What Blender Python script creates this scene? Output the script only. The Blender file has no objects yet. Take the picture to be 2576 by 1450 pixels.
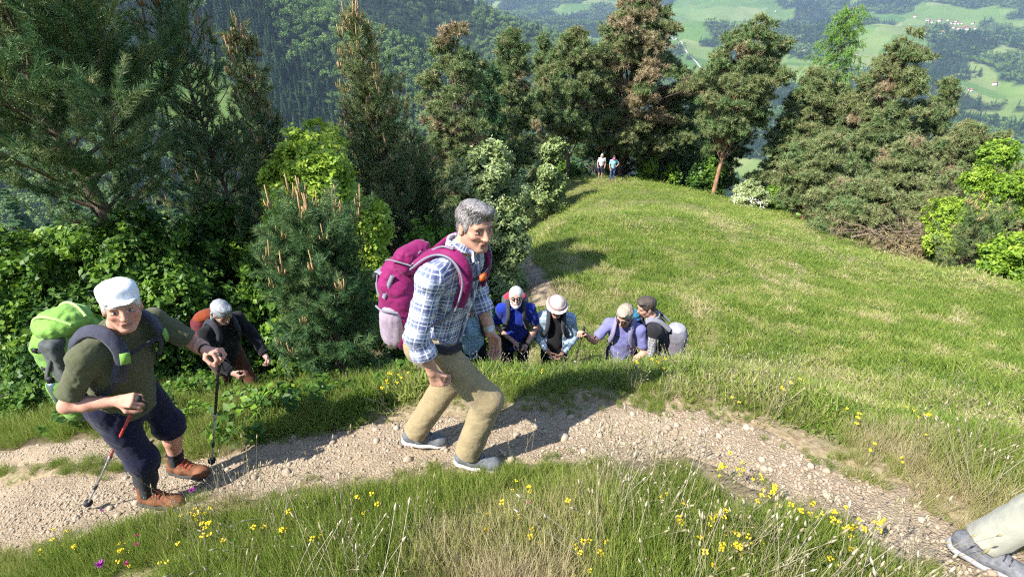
import bpy, math, random
import numpy as np
from mathutils import Vector, Matrix

# ------------------------------------------------------------------ camera, world, sun, exposure
scene = bpy.context.scene
COL = scene.collection
PITCH = math.radians(31.0)
FV = 1330.0                      # focal length in 2575-wide picture units
CAM = np.array([0.0, 0.0, 2.595])
cam_d = bpy.data.cameras.new('camera')
cam_d.sensor_width = 36.0
cam_d.lens = 36.0 * FV / 2575.0
cam_d.clip_start = 0.05
cam_d.clip_end = 40000.0
cam = bpy.data.objects.new('camera', cam_d)
cam.location = CAM
cam.rotation_euler = (math.pi / 2 - PITCH, 0, 0)
COL.objects.link(cam)
scene.camera = cam

SUN = np.array([-1.0, -0.62, 1.28]); SUN /= np.linalg.norm(SUN)
world = bpy.data.worlds.new('World')
scene.world = world
world.use_nodes = True
wn = world.node_tree
sky = wn.nodes.new('ShaderNodeTexSky')
sky.sky_type = 'NISHITA'
sky.sun_disc = False
sky.sun_elevation = math.asin(SUN[2])
sky.sun_rotation = math.atan2(SUN[0], SUN[1])
sky.altitude = 900
wn.nodes['Background'].inputs['Strength'].default_value = 0.125
wn.links.new(sky.outputs[0], wn.nodes['Background'].inputs['Color'])
sun_d = bpy.data.lights.new('sun', 'SUN')
sun_d.energy = 4.8
sun_d.angle = math.radians(0.53)
sun_d.color = (1.0, 0.955, 0.88)
sun = bpy.data.objects.new('sun', sun_d)
sun.rotation_euler = Vector(SUN).to_track_quat('Z', 'Y').to_euler()
COL.objects.link(sun)

scene.view_settings.view_transform = 'Standard'
scene.view_settings.look = 'None'
scene.view_settings.gamma = 1.0
scene.view_settings.exposure = 1.25
scene.view_settings.use_curve_mapping = False
scene.render.engine = 'CYCLES'
cy = scene.cycles
cy.use_adaptive_sampling = True
cy.adaptive_threshold = 0.03
cy.adaptive_min_samples = 32
cy.filter_width = 1.2
cy.use_denoising = False
try:
    cy.denoiser = 'OPENIMAGEDENOISE'
except Exception:
    pass
cy.max_bounces = 4
cy.diffuse_bounces = 2
cy.glossy_bounces = 2
cy.transmission_bounces = 3
cy.volume_bounces = 0
cy.transparent_max_bounces = 4
cy.caustics_reflective = False
cy.caustics_refractive = False

# ------------------------------------------------------------------ small maths
sp, cp = math.sin(PITCH), math.cos(PITCH)
rng = np.random.default_rng(7)
random.seed(7)
_T = np.random.default_rng(1).random(65536).astype(np.float32)

def nrm(v):
    v = np.asarray(v, float)
    return v / (np.linalg.norm(v) + 1e-12)

def vnoise(x, y, z=0.0, seed=0):
    x = np.asarray(x, float); y = np.asarray(y, float); z = np.asarray(z, float)
    x, y, z = np.broadcast_arrays(x, y, z)
    ix = np.floor(x).astype(np.int64); iy = np.floor(y).astype(np.int64); iz = np.floor(z).astype(np.int64)
    fx, fy, fz = x - ix, y - iy, z - iz
    ux, uy, uz = fx * fx * (3 - 2 * fx), fy * fy * (3 - 2 * fy), fz * fz * (3 - 2 * fz)
    def h(a, b, c):
        k = (a * 73856093) ^ (b * 19349663) ^ (c * 83492791) ^ (seed * 2654435761)
        k = (k ^ (k >> 13)) * 1274126177
        return _T[(k ^ (k >> 16)) & 65535]
    r = 0
    for dz in (0, 1):
        wz = uz if dz else 1 - uz
        for dy in (0, 1):
            wy = uy if dy else 1 - uy
            r = r + wz * wy * ((1 - ux) * h(ix, iy + dy, iz + dz) + ux * h(ix + 1, iy + dy, iz + dz))
    return r

def fbm(x, y, z=0.0, seed=0, oct=4):
    r, a, t = 0, 0.5, 0
    f = 1.0
    for o in range(oct):
        r = r + a * vnoise(np.asarray(x) * f, np.asarray(y) * f, np.asarray(z) * f, seed + o * 17)
        t += a; a *= 0.5; f *= 2.03
    return r / t

def sstep(a, b, x):
    t = np.clip((np.asarray(x, float) - a) / (b - a), 0, 1)
    return t * t * (3 - 2 * t)

def vdir(vx, vy):
    xc = (vx - 1287.5) / FV; yc = -(vy - 725.0) / FV
    return np.array([xc, cp + yc * sp, -sp + yc * cp])

def at_depth(vx, vy, D):
    return CAM + D * vdir(vx, vy)

def at_z(vx, vy, z):
    d = vdir(vx, vy)
    return CAM + d * ((z - CAM[2]) / d[2])

def at_y(vx, vy, Y):
    d = vdir(vx, vy)
    return CAM + d * (Y / d[1])

# ------------------------------------------------------------------ object helpers
def tag(o, label=None, cat=None, group=None, kind=None):
    if label: o['label'] = label
    if cat: o['category'] = cat
    if group: o['group'] = group
    if kind: o['kind'] = kind
    return o

def empty(name, loc, rz=0.0):
    o = bpy.data.objects.new(name, None)
    o.location = loc
    o.rotation_euler = (0, 0, rz)
    o.empty_display_size = 0.1
    COL.objects.link(o)
    return o

def np_mesh(name, V, F, smooth=True):
    """V (n,3), F list of arrays each (m,k)"""
    V = np.asarray(V, np.float32)
    if isinstance(F, np.ndarray): F = [F]
    F = [np.asarray(f, np.int32) for f in F if len(f)]
    me = bpy.data.meshes.new(name)
    me.vertices.add(len(V)); me.vertices.foreach_set('co', V.ravel())
    nl = sum(f.size for f in F); nf = sum(len(f) for f in F)
    me.loops.add(nl); me.polygons.add(nf)
    me.loops.foreach_set('vertex_index', np.concatenate([f.ravel() for f in F]))
    tot = np.concatenate([np.full(len(f), f.shape[1], np.int32) for f in F])
    st = np.concatenate([[0], np.cumsum(tot)[:-1]]).astype(np.int32)
    me.polygons.foreach_set('loop_start', st)
    me.polygons.foreach_set('loop_total', tot)
    if smooth: me.polygons.foreach_set('use_smooth', np.ones(nf, bool))
    me.update(calc_edges=True)
    return me

def link(name, me, mat=None, parent=None, loc=None):
    o = bpy.data.objects.new(name, me)
    if mat is not None and len(me.materials) == 0: me.materials.append(mat)
    COL.objects.link(o)
    if parent is not None: o.parent = parent
    if loc is not None: o.location = loc
    return o

def attr_col(me, name, C):
    C = np.asarray(C, np.float32)
    a = me.attributes.new(name, 'FLOAT_COLOR', 'POINT')
    c4 = np.ones((len(C), 4), np.float32); c4[:, :3] = C
    a.data.foreach_set('color', c4.ravel())

def attr_f(me, name, C):
    a = me.attributes.new(name, 'FLOAT', 'POINT')
    a.data.foreach_set('value', np.asarray(C, np.float32))

def attr_v(me, name, C):
    a = me.attributes.new(name, 'FLOAT_VECTOR', 'POINT')
    a.data.foreach_set('vector', np.asarray(C, np.float32).ravel())

class MB:
    """collects shapes into one mesh"""
    def __init__(s): s.V = []; s.F = {}; s.n = 0
    def add(s, V, F):
        V = np.asarray(V, float)
        F = F if isinstance(F, list) else [F]
        s.V.append(V)
        for f in F:
            f = np.asarray(f, int)
            if len(f): s.F.setdefault(f.shape[1], []).append(f + s.n)
        s.n += len(V)
    def tube(s, P, R, n=8, cap=True):
        P = np.asarray(P, float); R = np.broadcast_to(np.asarray(R, float), (len(P),))
        T = np.gradient(P, axis=0); T /= np.linalg.norm(T, axis=1, keepdims=True) + 1e-12
        ref = np.array([0, 0, 1.0]) if abs(T[0][2]) < 0.8 else np.array([1.0, 0, 0])
        A = np.cross(T, ref); A /= np.linalg.norm(A, axis=1, keepdims=True) + 1e-12
        B = np.cross(T, A)
        an = np.linspace(0, 2 * np.pi, n, endpoint=False)
        V = (P[:, None] + R[:, None, None] * (np.cos(an)[None, :, None] * A[:, None] + np.sin(an)[None, :, None] * B[:, None])).reshape(-1, 3)
        m = len(P)
        i = np.arange(m - 1)[:, None] * n; j = np.arange(n)[None]; j2 = (j + 1) % n
        Q = np.stack([i + j, i + j2, i + n + j2, i + n + j], -1).reshape(-1, 4)
        Fs = [Q]
        if cap:
            V = np.vstack([V, P[:1], P[-1:]])
            a = np.arange(n); b = (a + 1) % n
            Fs.append(np.stack([b, a, np.full(n, m * n)], -1))
            Fs.append(np.stack([(m - 1) * n + a, (m - 1) * n + b, np.full(n, m * n + 1)], -1))
        s.add(V, Fs)
    def box(s, c, h, R=None):
        c = np.asarray(c, float); h = np.asarray(h, float)
        K = np.array([[x, y, z] for x in (-1, 1) for y in (-1, 1) for z in (-1, 1)], float) * h
        if R is not None: K = K @ np.asarray(R).T
        s.add(K + c, np.array([[0, 1, 3, 2], [4, 6, 7, 5], [0, 4, 5, 1], [2, 3, 7, 6], [0, 2, 6, 4], [1, 5, 7, 3]]))
    def blob(s, c, r, nu=8, nv=6, jit=0.0, rg=None):
        u = np.linspace(0, 2 * np.pi, nu, endpoint=False); v = np.linspace(0, np.pi, nv + 1)[1:-1]
        P = np.stack([np.sin(v)[:, None] * np.cos(u), np.sin(v)[:, None] * np.sin(u), np.repeat(np.cos(v)[:, None], nu, 1)], -1).reshape(-1, 3)
        P = np.vstack([P, [[0, 0, 1], [0, 0, -1]]])
        if jit: P = P * (1 + jit * ((rg or rng).random((len(P), 1)) - 0.5))
        P = P * np.asarray(r, float) + np.asarray(c, float)
        k = nv - 1; i = np.arange(k - 1)[:, None] * nu; j = np.arange(nu)[None]; j2 = (j + 1) % nu
        Q = np.stack([i + j, i + nu + j, i + nu + j2, i + j2], -1).reshape(-1, 4)
        a = np.arange(nu); b = (a + 1) % nu; n0 = k * nu
        s.add(P, [Q, np.stack([a, b, np.full(nu, n0)], -1), np.stack([(k - 1) * nu + b, (k - 1) * nu + a, np.full(nu, n0 + 1)], -1)])
    def mesh(s, name, smooth=True):
        return np_mesh(name, np.vstack(s.V), [np.vstack(f) for f in s.F.values()], smooth)
    def build(s, name, mat, parent=None, smooth=True, loc=None):
        return link(name, s.mesh(name, smooth), mat, parent, loc)

# ------------------------------------------------------------------ materials
def new_mat(name):
    m = bpy.data.materials.new(name); m.use_nodes = True
    nt = m.node_tree
    return m, nt, nt.nodes['Principled BSDF']

def N(nt, t, **kw):
    n = nt.nodes.new(t)
    for k, v in kw.items(): setattr(n, k, v)
    return n

def ramp(nt, stops, src):
    r = N(nt, 'ShaderNodeValToRGB')
    e = r.color_ramp.elements
    while len(e) < len(stops): e.new(0.5)
    for i, (p, c) in enumerate(stops):
        e[i].position = p; e[i].color = (*c, 1)
    nt.links.new(src, r.inputs[0])
    return r.outputs[0]

def noise(nt, scale, detail=4, vec=None, rough=0.6):
    n = N(nt, 'ShaderNodeTexNoise')
    n.inputs['Scale'].default_value = scale; n.inputs['Detail'].default_value = detail
    n.inputs['Roughness'].default_value = rough
    if vec is None:
        tc = N(nt, 'ShaderNodeTexCoord'); vec = tc.outputs['Object']
    nt.links.new(vec, n.inputs['Vector'])
    return n.outputs[0]

def mix(nt, fac, a, b, blend='MIX'):
    m = N(nt, 'ShaderNodeMix', data_type='RGBA', blend_type=blend)
    for s, v in ((m.inputs[0], fac), (m.inputs[6], a), (m.inputs[7], b)):
        if hasattr(v, 'is_output') or isinstance(v, bpy.types.NodeSocket): nt.links.new(v, s)
        elif isinstance(v, (int, float)): s.default_value = v
        else: s.default_value = (*v, 1)
    return m.outputs[2]

def bump(nt, bs, h, strength=0.3, dist=0.01):
    b = N(nt, 'ShaderNodeBump')
    b.inputs['Strength'].default_value = strength; b.inputs['Distance'].default_value = dist
    nt.links.new(h, b.inputs['Height']); nt.links.new(b.outputs[0], bs.inputs['Normal'])

def simple(name, c, rough=0.8, var=0.25, scale=25, bmp=0.2, bdist=0.004, metal=0.0, spec=0.3):
    m, nt, bs = new_mat(name)
    c = np.array(c, float)
    o = ramp(nt, [(0.3, tuple(c * (1 - var))), (0.7, tuple(np.minimum(c * (1 + var), 0.95)))], noise(nt, scale))
    nt.links.new(o, bs.inputs['Base Color'])
    bs.inputs['Roughness'].default_value = rough; bs.inputs['Metallic'].default_value = metal
    bs.inputs['Specular IOR Level'].default_value = spec
    if bmp: bump(nt, bs, noise(nt, scale * 4, 3), bmp, bdist)
    return m

def cloth(name, c, scale=9, var=0.16, weave=420, bmp=0.55, rough=0.9, fold=0.018):
    m, nt, bs = new_mat(name)
    c = np.array(c, float)
    o = ramp(nt, [(0.3, tuple(c * (1 - var))), (0.7, tuple(np.minimum(c * (1 + var), 0.95)))], noise(nt, scale, 5))
    nt.links.new(o, bs.inputs['Base Color'])
    bs.inputs['Roughness'].default_value = rough
    bs.inputs['Specular IOR Level'].default_value = 0.125
    bs.inputs['Sheen Weight'].default_value = 0.125
    a = N(nt, 'ShaderNodeMath', operation='MULTIPLY_ADD'); a.inputs[1].default_value = 0.12
    nt.links.new(noise(nt, weave, 1), a.inputs[0]); nt.links.new(noise(nt, 13, 3), a.inputs[2])
    bump(nt, bs, a.outputs[0], bmp, fold)
    return m

def leafmat(name, stops, trans=0.3, rough=0.6, use='tint', spec=0.25, jitter=0.35, blade=0.0):
    """colour from the per-instance 'tint' attribute plus a random value per instance"""
    m, nt, bs = new_mat(name)
    at = N(nt, 'ShaderNodeAttribute', attribute_type='INSTANCER', attribute_name='tint')
    oi = N(nt, 'ShaderNodeObjectInfo')
    ma = N(nt, 'ShaderNodeMath', operation='MULTIPLY_ADD')
    ma.inputs[1].default_value = jitter
    nt.links.new(oi.outputs['Random'], ma.inputs[0]); nt.links.new(at.outputs['Fac'], ma.inputs[2])
    bl = N(nt, 'ShaderNodeAttribute', attribute_type='GEOMETRY', attribute_name='blade')
    mb = N(nt, 'ShaderNodeMath', operation='MULTIPLY_ADD'); mb.inputs[1].default_value = blade
    nt.links.new(bl.outputs['Fac'], mb.inputs[0]); nt.links.new(ma.outputs[0], mb.inputs[2])
    c = ramp(nt, stops, mb.outputs[0])
    nt.links.new(c, bs.inputs['Base Color'])
    bs.inputs['Roughness'].default_value = rough
    bs.inputs['Specular IOR Level'].default_value = spec
    if trans:
        tr = N(nt, 'ShaderNodeBsdfTranslucent'); nt.links.new(c, tr.inputs[0])
        mx = N(nt, 'ShaderNodeMixShader'); mx.inputs[0].default_value = trans
        nt.links.new(bs.outputs[0], mx.inputs[1]); nt.links.new(tr.outputs[0], mx.inputs[2])
        nt.links.new(mx.outputs[0], nt.nodes['Material Output'].inputs[0])
    return m

def vcol_mat(name, rough=0.55, bmp=0.0, bscale=300, bdist=0.002, sss=0.0, var=0.1, spec=0.3):
    m, nt, bs = new_mat(name)
    a = N(nt, 'ShaderNodeAttribute', attribute_name='Col')
    c = mix(nt, ramp(nt, [(0.35, (0, 0, 0)), (0.65, (var, var, var))], noise(nt, 30, 4)), a.outputs['Color'], (0.25, 0.16, 0.12), 'MIX') if var else a.outputs['Color']
    nt.links.new(c, bs.inputs['Base Color'])
    bs.inputs['Roughness'].default_value = rough
    bs.inputs['Specular IOR Level'].default_value = spec
    if sss:
        bs.inputs['Subsurface Weight'].default_value = sss
        bs.inputs['Subsurface Radius'].default_value = (0.012, 0.005, 0.003)
        bs.inputs['Subsurface Scale'].default_value = 0.4
    if bmp: bump(nt, bs, noise(nt, bscale, 3), bmp, bdist)
    return m

# ------------------------------------------------------------------ scattering (geometry nodes, one object per mass)
_groups = {}
def src_collection(name, objs):
    c = bpy.data.collections.new(name)
    for o in objs: c.objects.link(o)
    return c

def src_obj(name, me, mat):
    me.materials.append(mat)
    return bpy.data.objects.new(name, me)

def scatter_group(coll):
    if coll.name in _groups: return _groups[coll.name]
    g = bpy.data.node_groups.new('scatter_' + coll.name, 'GeometryNodeTree')
    g.interface.new_socket('Geometry', in_out='INPUT', socket_type='NodeSocketGeometry')
    g.interface.new_socket('Geometry', in_out='OUTPUT', socket_type='NodeSocketGeometry')
    gi = g.nodes.new('NodeGroupInput'); go = g.nodes.new('NodeGroupOutput')
    ci = g.nodes.new('GeometryNodeCollectionInfo')
    ci.inputs['Collection'].default_value = coll
    ci.inputs['Separate Children'].default_value = True
    ci.inputs['Reset Children'].default_value = True
    ip = g.nodes.new('GeometryNodeInstanceOnPoints')
    ip.inputs['Pick Instance'].default_value = True
    g.links.new(gi.outputs[0], ip.inputs['Points'])
    g.links.new(ci.outputs[0], ip.inputs['Instance'])
    for nm, ty, sock in (('rot', 'FLOAT_VECTOR', 'Rotation'), ('scl', 'FLOAT_VECTOR', 'Scale'), ('pick', 'INT', 'Instance Index')):
        a = g.nodes.new('GeometryNodeInputNamedAttribute'); a.data_type = ty
        a.inputs['Name'].default_value = nm
        out = [o for o in a.outputs if o.enabled and o.name == 'Attribute'][0]
        if sock == 'Rotation':
            e = g.nodes.new('FunctionNodeEulerToRotation')
            g.links.new(out, e.inputs[0]); out = e.outputs[0]
        g.links.new(out, ip.inputs[sock])
    g.links.new(ip.outputs[0], go.inputs[0])
    _groups[coll.name] = g
    return g

def dir_rot(D, spin=None):
    """euler that takes +Z to D, after a random spin about it is folded into the source shapes' variety"""
    D = np.asarray(D, float); D = D / (np.linalg.norm(D, axis=1, keepdims=True) + 1e-9)
    th = np.arccos(np.clip(D[:, 2], -1, 1)); ph = np.arctan2(D[:, 1], D[:, 0])
    return np.stack([th, np.zeros_like(th), ph + np.pi / 2], 1)

def scatter(name, coll, P, rot, scl, tint=None, parent=None, kind='stuff', seed=0):
    P = np.asarray(P, np.float32); n = len(P)
    me = bpy.data.meshes.new(name)
    me.vertices.add(n); me.vertices.foreach_set('co', P.ravel())
    attr_v(me, 'rot', rot)
    scl = np.asarray(scl, np.float32)
    if scl.ndim == 1: scl = np.repeat(scl[:, None], 3, 1)
    attr_v(me, 'scl', scl)
    rg = np.random.default_rng(seed + n)
    a = me.attributes.new('pick', 'INT', 'POINT')
    a.data.foreach_set('value', rg.integers(0, len(coll.objects), n).astype(np.int32))
    attr_f(me, 'tint', tint if tint is not None else np.zeros(n))
    o = link(name, me, None, parent)
    md = o.modifiers.new('scatter', 'NODES'); md.node_group = scatter_group(coll)
    if kind: o['kind'] = kind
    return o

# ------------------------------------------------------------------ blades
def strips(base, direc, length, width, seg=1, droop=0.0, rg=None, fold=None):
    """thin tapering blades; base,direc (n,3)"""
    rg = rg or rng
    n = len(base); d = direc / (np.linalg.norm(direc, axis=1, keepdims=True) + 1e-9)
    side = np.cross(d, rg.normal(size=(n, 3))); side /= np.linalg.norm(side, axis=1, keepdims=True) + 1e-9
    length = np.broadcast_to(length, (n,)); width = np.broadcast_to(width, (n,))
    V = []; 
    for k in range(seg):
        t = k / seg
        c = base + d * (length * t)[:, None] + np.array([0, 0, -1.0]) * (droop * length * t * t)[:, None]
        w = (width * (1 - t * .75) / 2)[:, None]
        V += [c - side * w, c + side * w]
    tip = base + d * length[:, None] + np.array([0, 0, -1.0]) * (droop * length)[:, None]
    V.append(tip)
    m = len(V); V = np.stack(V, 1).reshape(-1, 3)
    o = np.arange(n)[:, None] * m
    F = []
    for k in range(seg - 1):
        F.append(o + np.array([[2 * k, 2 * k + 1, 2 * k + 3, 2 * k + 2]]))
    T = o + np.array([[2 * seg - 2, 2 * seg - 1, 2 * seg]])
    return V, ([np.vstack(F)] if F else []) + [T]

def rand_dirs(n, rg, zmin=-1, zmax=1):
    z = rg.uniform(zmin, zmax, n); a = rg.random(n) * 2 * np.pi; s = np.sqrt(1 - z * z)
    return np.stack([s * np.cos(a), s * np.sin(a), z], 1)

# ------------------------------------------------------------------ terrain heights
_cp = []
for vx, vy, z in [(400, 1245, -.41), (100, 1250, -.60), (120, 1120, -.78), (700, 1190, -.20), (950, 1150, -.08), (1200, 1140, 0.0),
                  (1600, 1100, .07), (2000, 1170, .22), (2250, 1300, .38), (2480, 1400, .50), (1010, 1030, -.12),
                  (1300, 985, -.06), (1500, 960, .0), (1700, 965, .05), (2000, 1020, .12), (2400, 1160, .32), (700, 1080, -.35),
                  (100, 1420, -.30), (600, 1380, .12), (1287, 1430, .52), (1287, 1290, .26), (1800, 1400, .55), (300, 1180, -.6)]:
    _cp.append(at_z(vx, vy, z))
for vx, vy, D in [(1350, 720, 11.0), (1300, 645, 14), (1700, 770, 9.2), (1560, 705, 11.4), (1700, 600, 15.5), (1500, 457, 41),
                  (1350, 482, 37), (1400, 560, 19), (1750, 492, 32), (2000, 567, 25.5), (2300, 650, 19.8), (2575, 725, 18),
                  (2100, 750, 11.2), (2500, 860, 9.2), (2000, 890, 7.0), (2300, 950, 6.0), (2550, 1010, 4.8), (1800, 850, 7.9),
                  (2300, 1060, 4.1), (2000, 660, 14.2), (2350, 760, 11.9), (1500, 500, 27)]:
    _cp.append(at_depth(vx, vy, D))
_cp += [np.array(p, float) for p in [
    (0, 0, 1.0), (1.6, .2, 1.0), (-2, 0, .55), (0, -2, 1.7), (3, -1, 1.5), (-4, -1, 0), (0, -6, 3.5), (8, -4, 1.5), (-8, -3, -.8), (4, 1.2, .8),
    (-.35, 3.95, -.80), (.3, 3.95, -.86), (.95, 3.95, -.84), (1.5, 4.0, -.80), (.1, 5.5, -2.35), (.56, 5.7, -2.45), (1.35, 5.1, -2.1), (1.75, 5.3, -2.2), (-.4, 5.2, -2.2), (-3.1, 4.4, -1.42), (-1.67, 3.96, -.92),
    (-5.9, 4.6, -1.9), (-4.2, 2.6, -1.0), (-8, 8, -5), (-4, 8.5, -4.6), (-1.5, 8, -3.6), (-3, 11, -6.2), (-8, 14, -9.5), (-15, 10, -10.5),
    (-4, 20, -11.5), (-12, 25, -18), (-3, 30, -15), (-8, 40, -24), (-24, 20, -20), (-20, 45, -33), (-14, 2, -4.5), (-25, -5, -8),
    (4, 52, -20), (10, 52, -20), (-2, 55, -24), (18, 46, -19), (26, 42, -19), (34, 34, -18), (36, 24, -15), (22, 66, -32), (0, 72, -36), (45, 45, -32),
    (24, 14, -7.5), (14, 4, -1.8), (25, 4, -5.5), (45, 15, -19), (50, -5, -14), (-30, 60, -46), (45, 72, -48), (20, -10, 1.5), (-12, -12, 3), (8, -14, 5)]]
_cp = np.array(_cp)
_c2 = 0.8 ** 2
def _phi(d2): return np.sqrt(d2 + _c2)
_n = len(_cp)
_A = np.zeros((_n + 3, _n + 3))
_d2 = ((_cp[:, None, :2] - _cp[None, :, :2]) ** 2).sum(-1)
_A[:_n, :_n] = _phi(_d2) - 0.02 * np.eye(_n)
_A[:_n, _n] = 1; _A[_n, :_n] = 1
_A[:_n, _n + 1:] = _cp[:, :2]; _A[_n + 1:, :_n] = _cp[:, :2].T
_w = np.linalg.solve(_A, np.concatenate([_cp[:, 2], np.zeros(3)]))

def z_near(x, y):
    sh = np.shape(x); x = np.ravel(x).astype(float); y = np.ravel(y).astype(float)
    out = np.empty(len(x))
    for i in range(0, len(x), 20000):
        s = slice(i, i + 20000)
        d2 = (x[s, None] - _cp[None, :, 0]) ** 2 + (y[s, None] - _cp[None, :, 1]) ** 2
        out[s] = _phi(d2) @ _w[:_n] + _w[_n] + x[s] * _w[_n + 1] + y[s] * _w[_n + 2]
    r = np.hypot(x, y)
    out += (fbm(x * 1.3, y * 1.3, 0, 3) - .5) * .10 * sstep(1, 6, r) + (fbm(x * .25, y * .25, 0, 5) - .5) * .7 * sstep(5, 20, r)
    return out.reshape(sh)

def z_far(x, y):
    x = np.asarray(x, float); y = np.asarray(y, float)
    r = np.hypot(x, y)
    a = np.degrees(np.arctan2(x, y))
    down = -20 - (r - 60) * .52
    opp = -470 + 0.088 * (r - 1500) + .10 * np.maximum(r - 4200, 0)
    opp = opp + (fbm(x / 900, y / 900, 0, 11) - .5) * 330 * sstep(1100, 2600, r) + (fbm(x / 260, y / 260, 0, 12, 3) - .5) * 60
    def smax(p, q, k=40.0):
        h = np.clip(.5 + .5 * (p - q) / k, 0, 1)
        return q * (1 - h) + p * h + k * h * (1 - h)
    z = smax(down, opp)
    n1 = (fbm(x / 180, y / 180, 0, 21) - .5)
    r1 = -98 - .47 * (x + 147) - .62 * np.abs(y - 900 - .12 * x) + n1 * 55
    r1 = np.where(y > -300, r1, -900) - .5 * np.maximum(x - 40, 0)
    r1 = np.minimum(r1, 320 + n1 * 80)
    n2 = (fbm(x / 300, y / 300, 0, 22) - .5)
    r2 = -150 - .38 * (x - 115) - .5 * np.abs(y - 1500 - .1 * x) + n2 * 70 - .4 * np.maximum(x - 160, 0)
    r2 = np.minimum(r2, 360 + n2 * 80)
    z = smax(z, r1, 25); z = smax(z, r2, 25)
    up = 3 + .33 * (-y) - .1 * np.abs(x)          # the mountain goes on up behind the viewer
    back = sstep(0, 60, -y)
    z = z * (1 - back) + smax(z, np.minimum(up, 330), 30) * back
    return np.minimum(z, 380)

def gz(x, y):
    x = np.asarray(x, float); y = np.asarray(y, float)
    r = np.hypot(x, y)
    w = sstep(52, 95, r)
    zn = z_near(x, y) if np.min(r) < 95 else np.zeros_like(r)
    zf = z_far(x, y) if np.max(r) > 52 else np.zeros_like(r)
    return zn * (1 - w) + zf * w

def hit(vx, vy, rmax=70.0, D0=1.0):
    d = vdir(vx, vy)
    D = np.geomspace(D0, rmax, 200)
    P = CAM + D[:, None] * d
    g = gz(P[:, 0], P[:, 1])
    k = np.nonzero(P[:, 2] < g)[0]
    if len(k) == 0 or k[0] == 0: return None
    D = np.linspace(D[k[0] - 1], D[k[0]], 80)
    P = CAM + D[:, None] * d
    g = gz(P[:, 0], P[:, 1]); k = np.nonzero(P[:, 2] < g)[0]
    k = k[0] if len(k) else 79
    return np.array([P[k, 0], P[k, 1], g[k]])

# ------------------------------------------------------------------ paths (centre lines on the ground)
def line_of(pts, D0=1.0):
    P = [hit(*p, D0=D0) for p in pts]
    return np.array([p[:2] for p in P if p is not None])
def resample(P, step):
    for _ in range(3):
        Q = [P[0]]
        for a, b in zip(P[:-1], P[1:]): Q += [a * .75 + b * .25, a * .25 + b * .75]
        P = np.array(Q + [P[-1]])
    s = np.concatenate([[0], np.cumsum(np.linalg.norm(np.diff(P, axis=0), axis=1))])
    t = np.arange(0, s[-1], step)
    return np.stack([np.interp(t, s, P[:, 0]), np.interp(t, s, P[:, 1])], 1)
PATH_MAIN = resample(line_of([(-150, 1330), (60, 1300), (250, 1265), (430, 1232), (640, 1180), (850, 1140), (1080, 1120), (1330, 1105), (1560, 1078), (1800, 1105), (2020, 1190), (2200, 1275), (2400, 1385), (2570, 1475), (2800, 1640)]), .05)
PATH_LOW = resample(line_of([(-120, 1150), (80, 1140), (230, 1128), (360, 1130)]), .05)
PATH_FAR = resample(line_of([(1262, 612), (1290, 640), (1320, 668), (1345, 705), (1368, 740), (1375, 775)], D0=6.0), .1)
PATHS = [(PATH_MAIN, .315), (PATH_LOW, .13), (PATH_FAR, .38)]

def path_half(P, w, i=None):
    return w * (0.78 + .5 * fbm(P[:, 0] * 1.1, P[:, 1] * 1.1, 0, 31))

def path_dist(x, y):
    """signed distance to the edge of the nearest path (negative on it)"""
    x = np.ravel(x); y = np.ravel(y)
    best = np.full(len(x), 99.0)
    for P, w in PATHS:
        Q = P[::3]
        near = (x > Q[:, 0].min() - 1.5) & (x < Q[:, 0].max() + 1.5) & (y > Q[:, 1].min() - 1.5) & (y < Q[:, 1].max() + 1.5)
        ii = np.nonzero(near)[0]
        for k in range(0, len(ii), 20000):
            j = ii[k:k + 20000]
            d = np.sqrt(((x[j, None] - Q[None, :, 0]) ** 2 + (y[j, None] - Q[None, :, 1]) ** 2).min(1))
            hw = w * (0.38 + 1.05 * fbm(x[j] * 1.9, y[j] * 1.9, 0, 31, 4))
            best[j] = np.minimum(best[j], d - hw)
    return best

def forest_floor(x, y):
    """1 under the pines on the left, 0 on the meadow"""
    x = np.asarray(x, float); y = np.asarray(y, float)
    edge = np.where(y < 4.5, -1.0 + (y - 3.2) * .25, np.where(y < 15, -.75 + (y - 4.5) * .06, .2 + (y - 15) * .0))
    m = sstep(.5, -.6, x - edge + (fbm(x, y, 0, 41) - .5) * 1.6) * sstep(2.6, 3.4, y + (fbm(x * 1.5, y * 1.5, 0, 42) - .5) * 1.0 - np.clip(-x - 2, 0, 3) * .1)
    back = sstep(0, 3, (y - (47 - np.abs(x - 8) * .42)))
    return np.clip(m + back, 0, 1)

def far_forest(x, y):
    r = np.hypot(x, y)
    f = fbm(x / 330, y / 330, 0, 51, 5)
    g = fbm(x / 120 + 7, y / 120, 0, 52, 4)
    m = (f * .72 + g * .28 > .462 + .04 * sstep(2600, 4200, r)) | (r < 1150)
    onr = (z_far(x, y) < -98 - .47 * (x + 147) - .62 * np.abs(y - 900 - .12 * x) + 70) & (x < 150) & (y < 1250)
    onr2 = (x < 260) & (y < 2000) & (y > 900)
    m = m | onr | onr2
    m &= ~(((x + 372) / 70) ** 2 + ((y - 640) / 40) ** 2 < 1)
    return m

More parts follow.
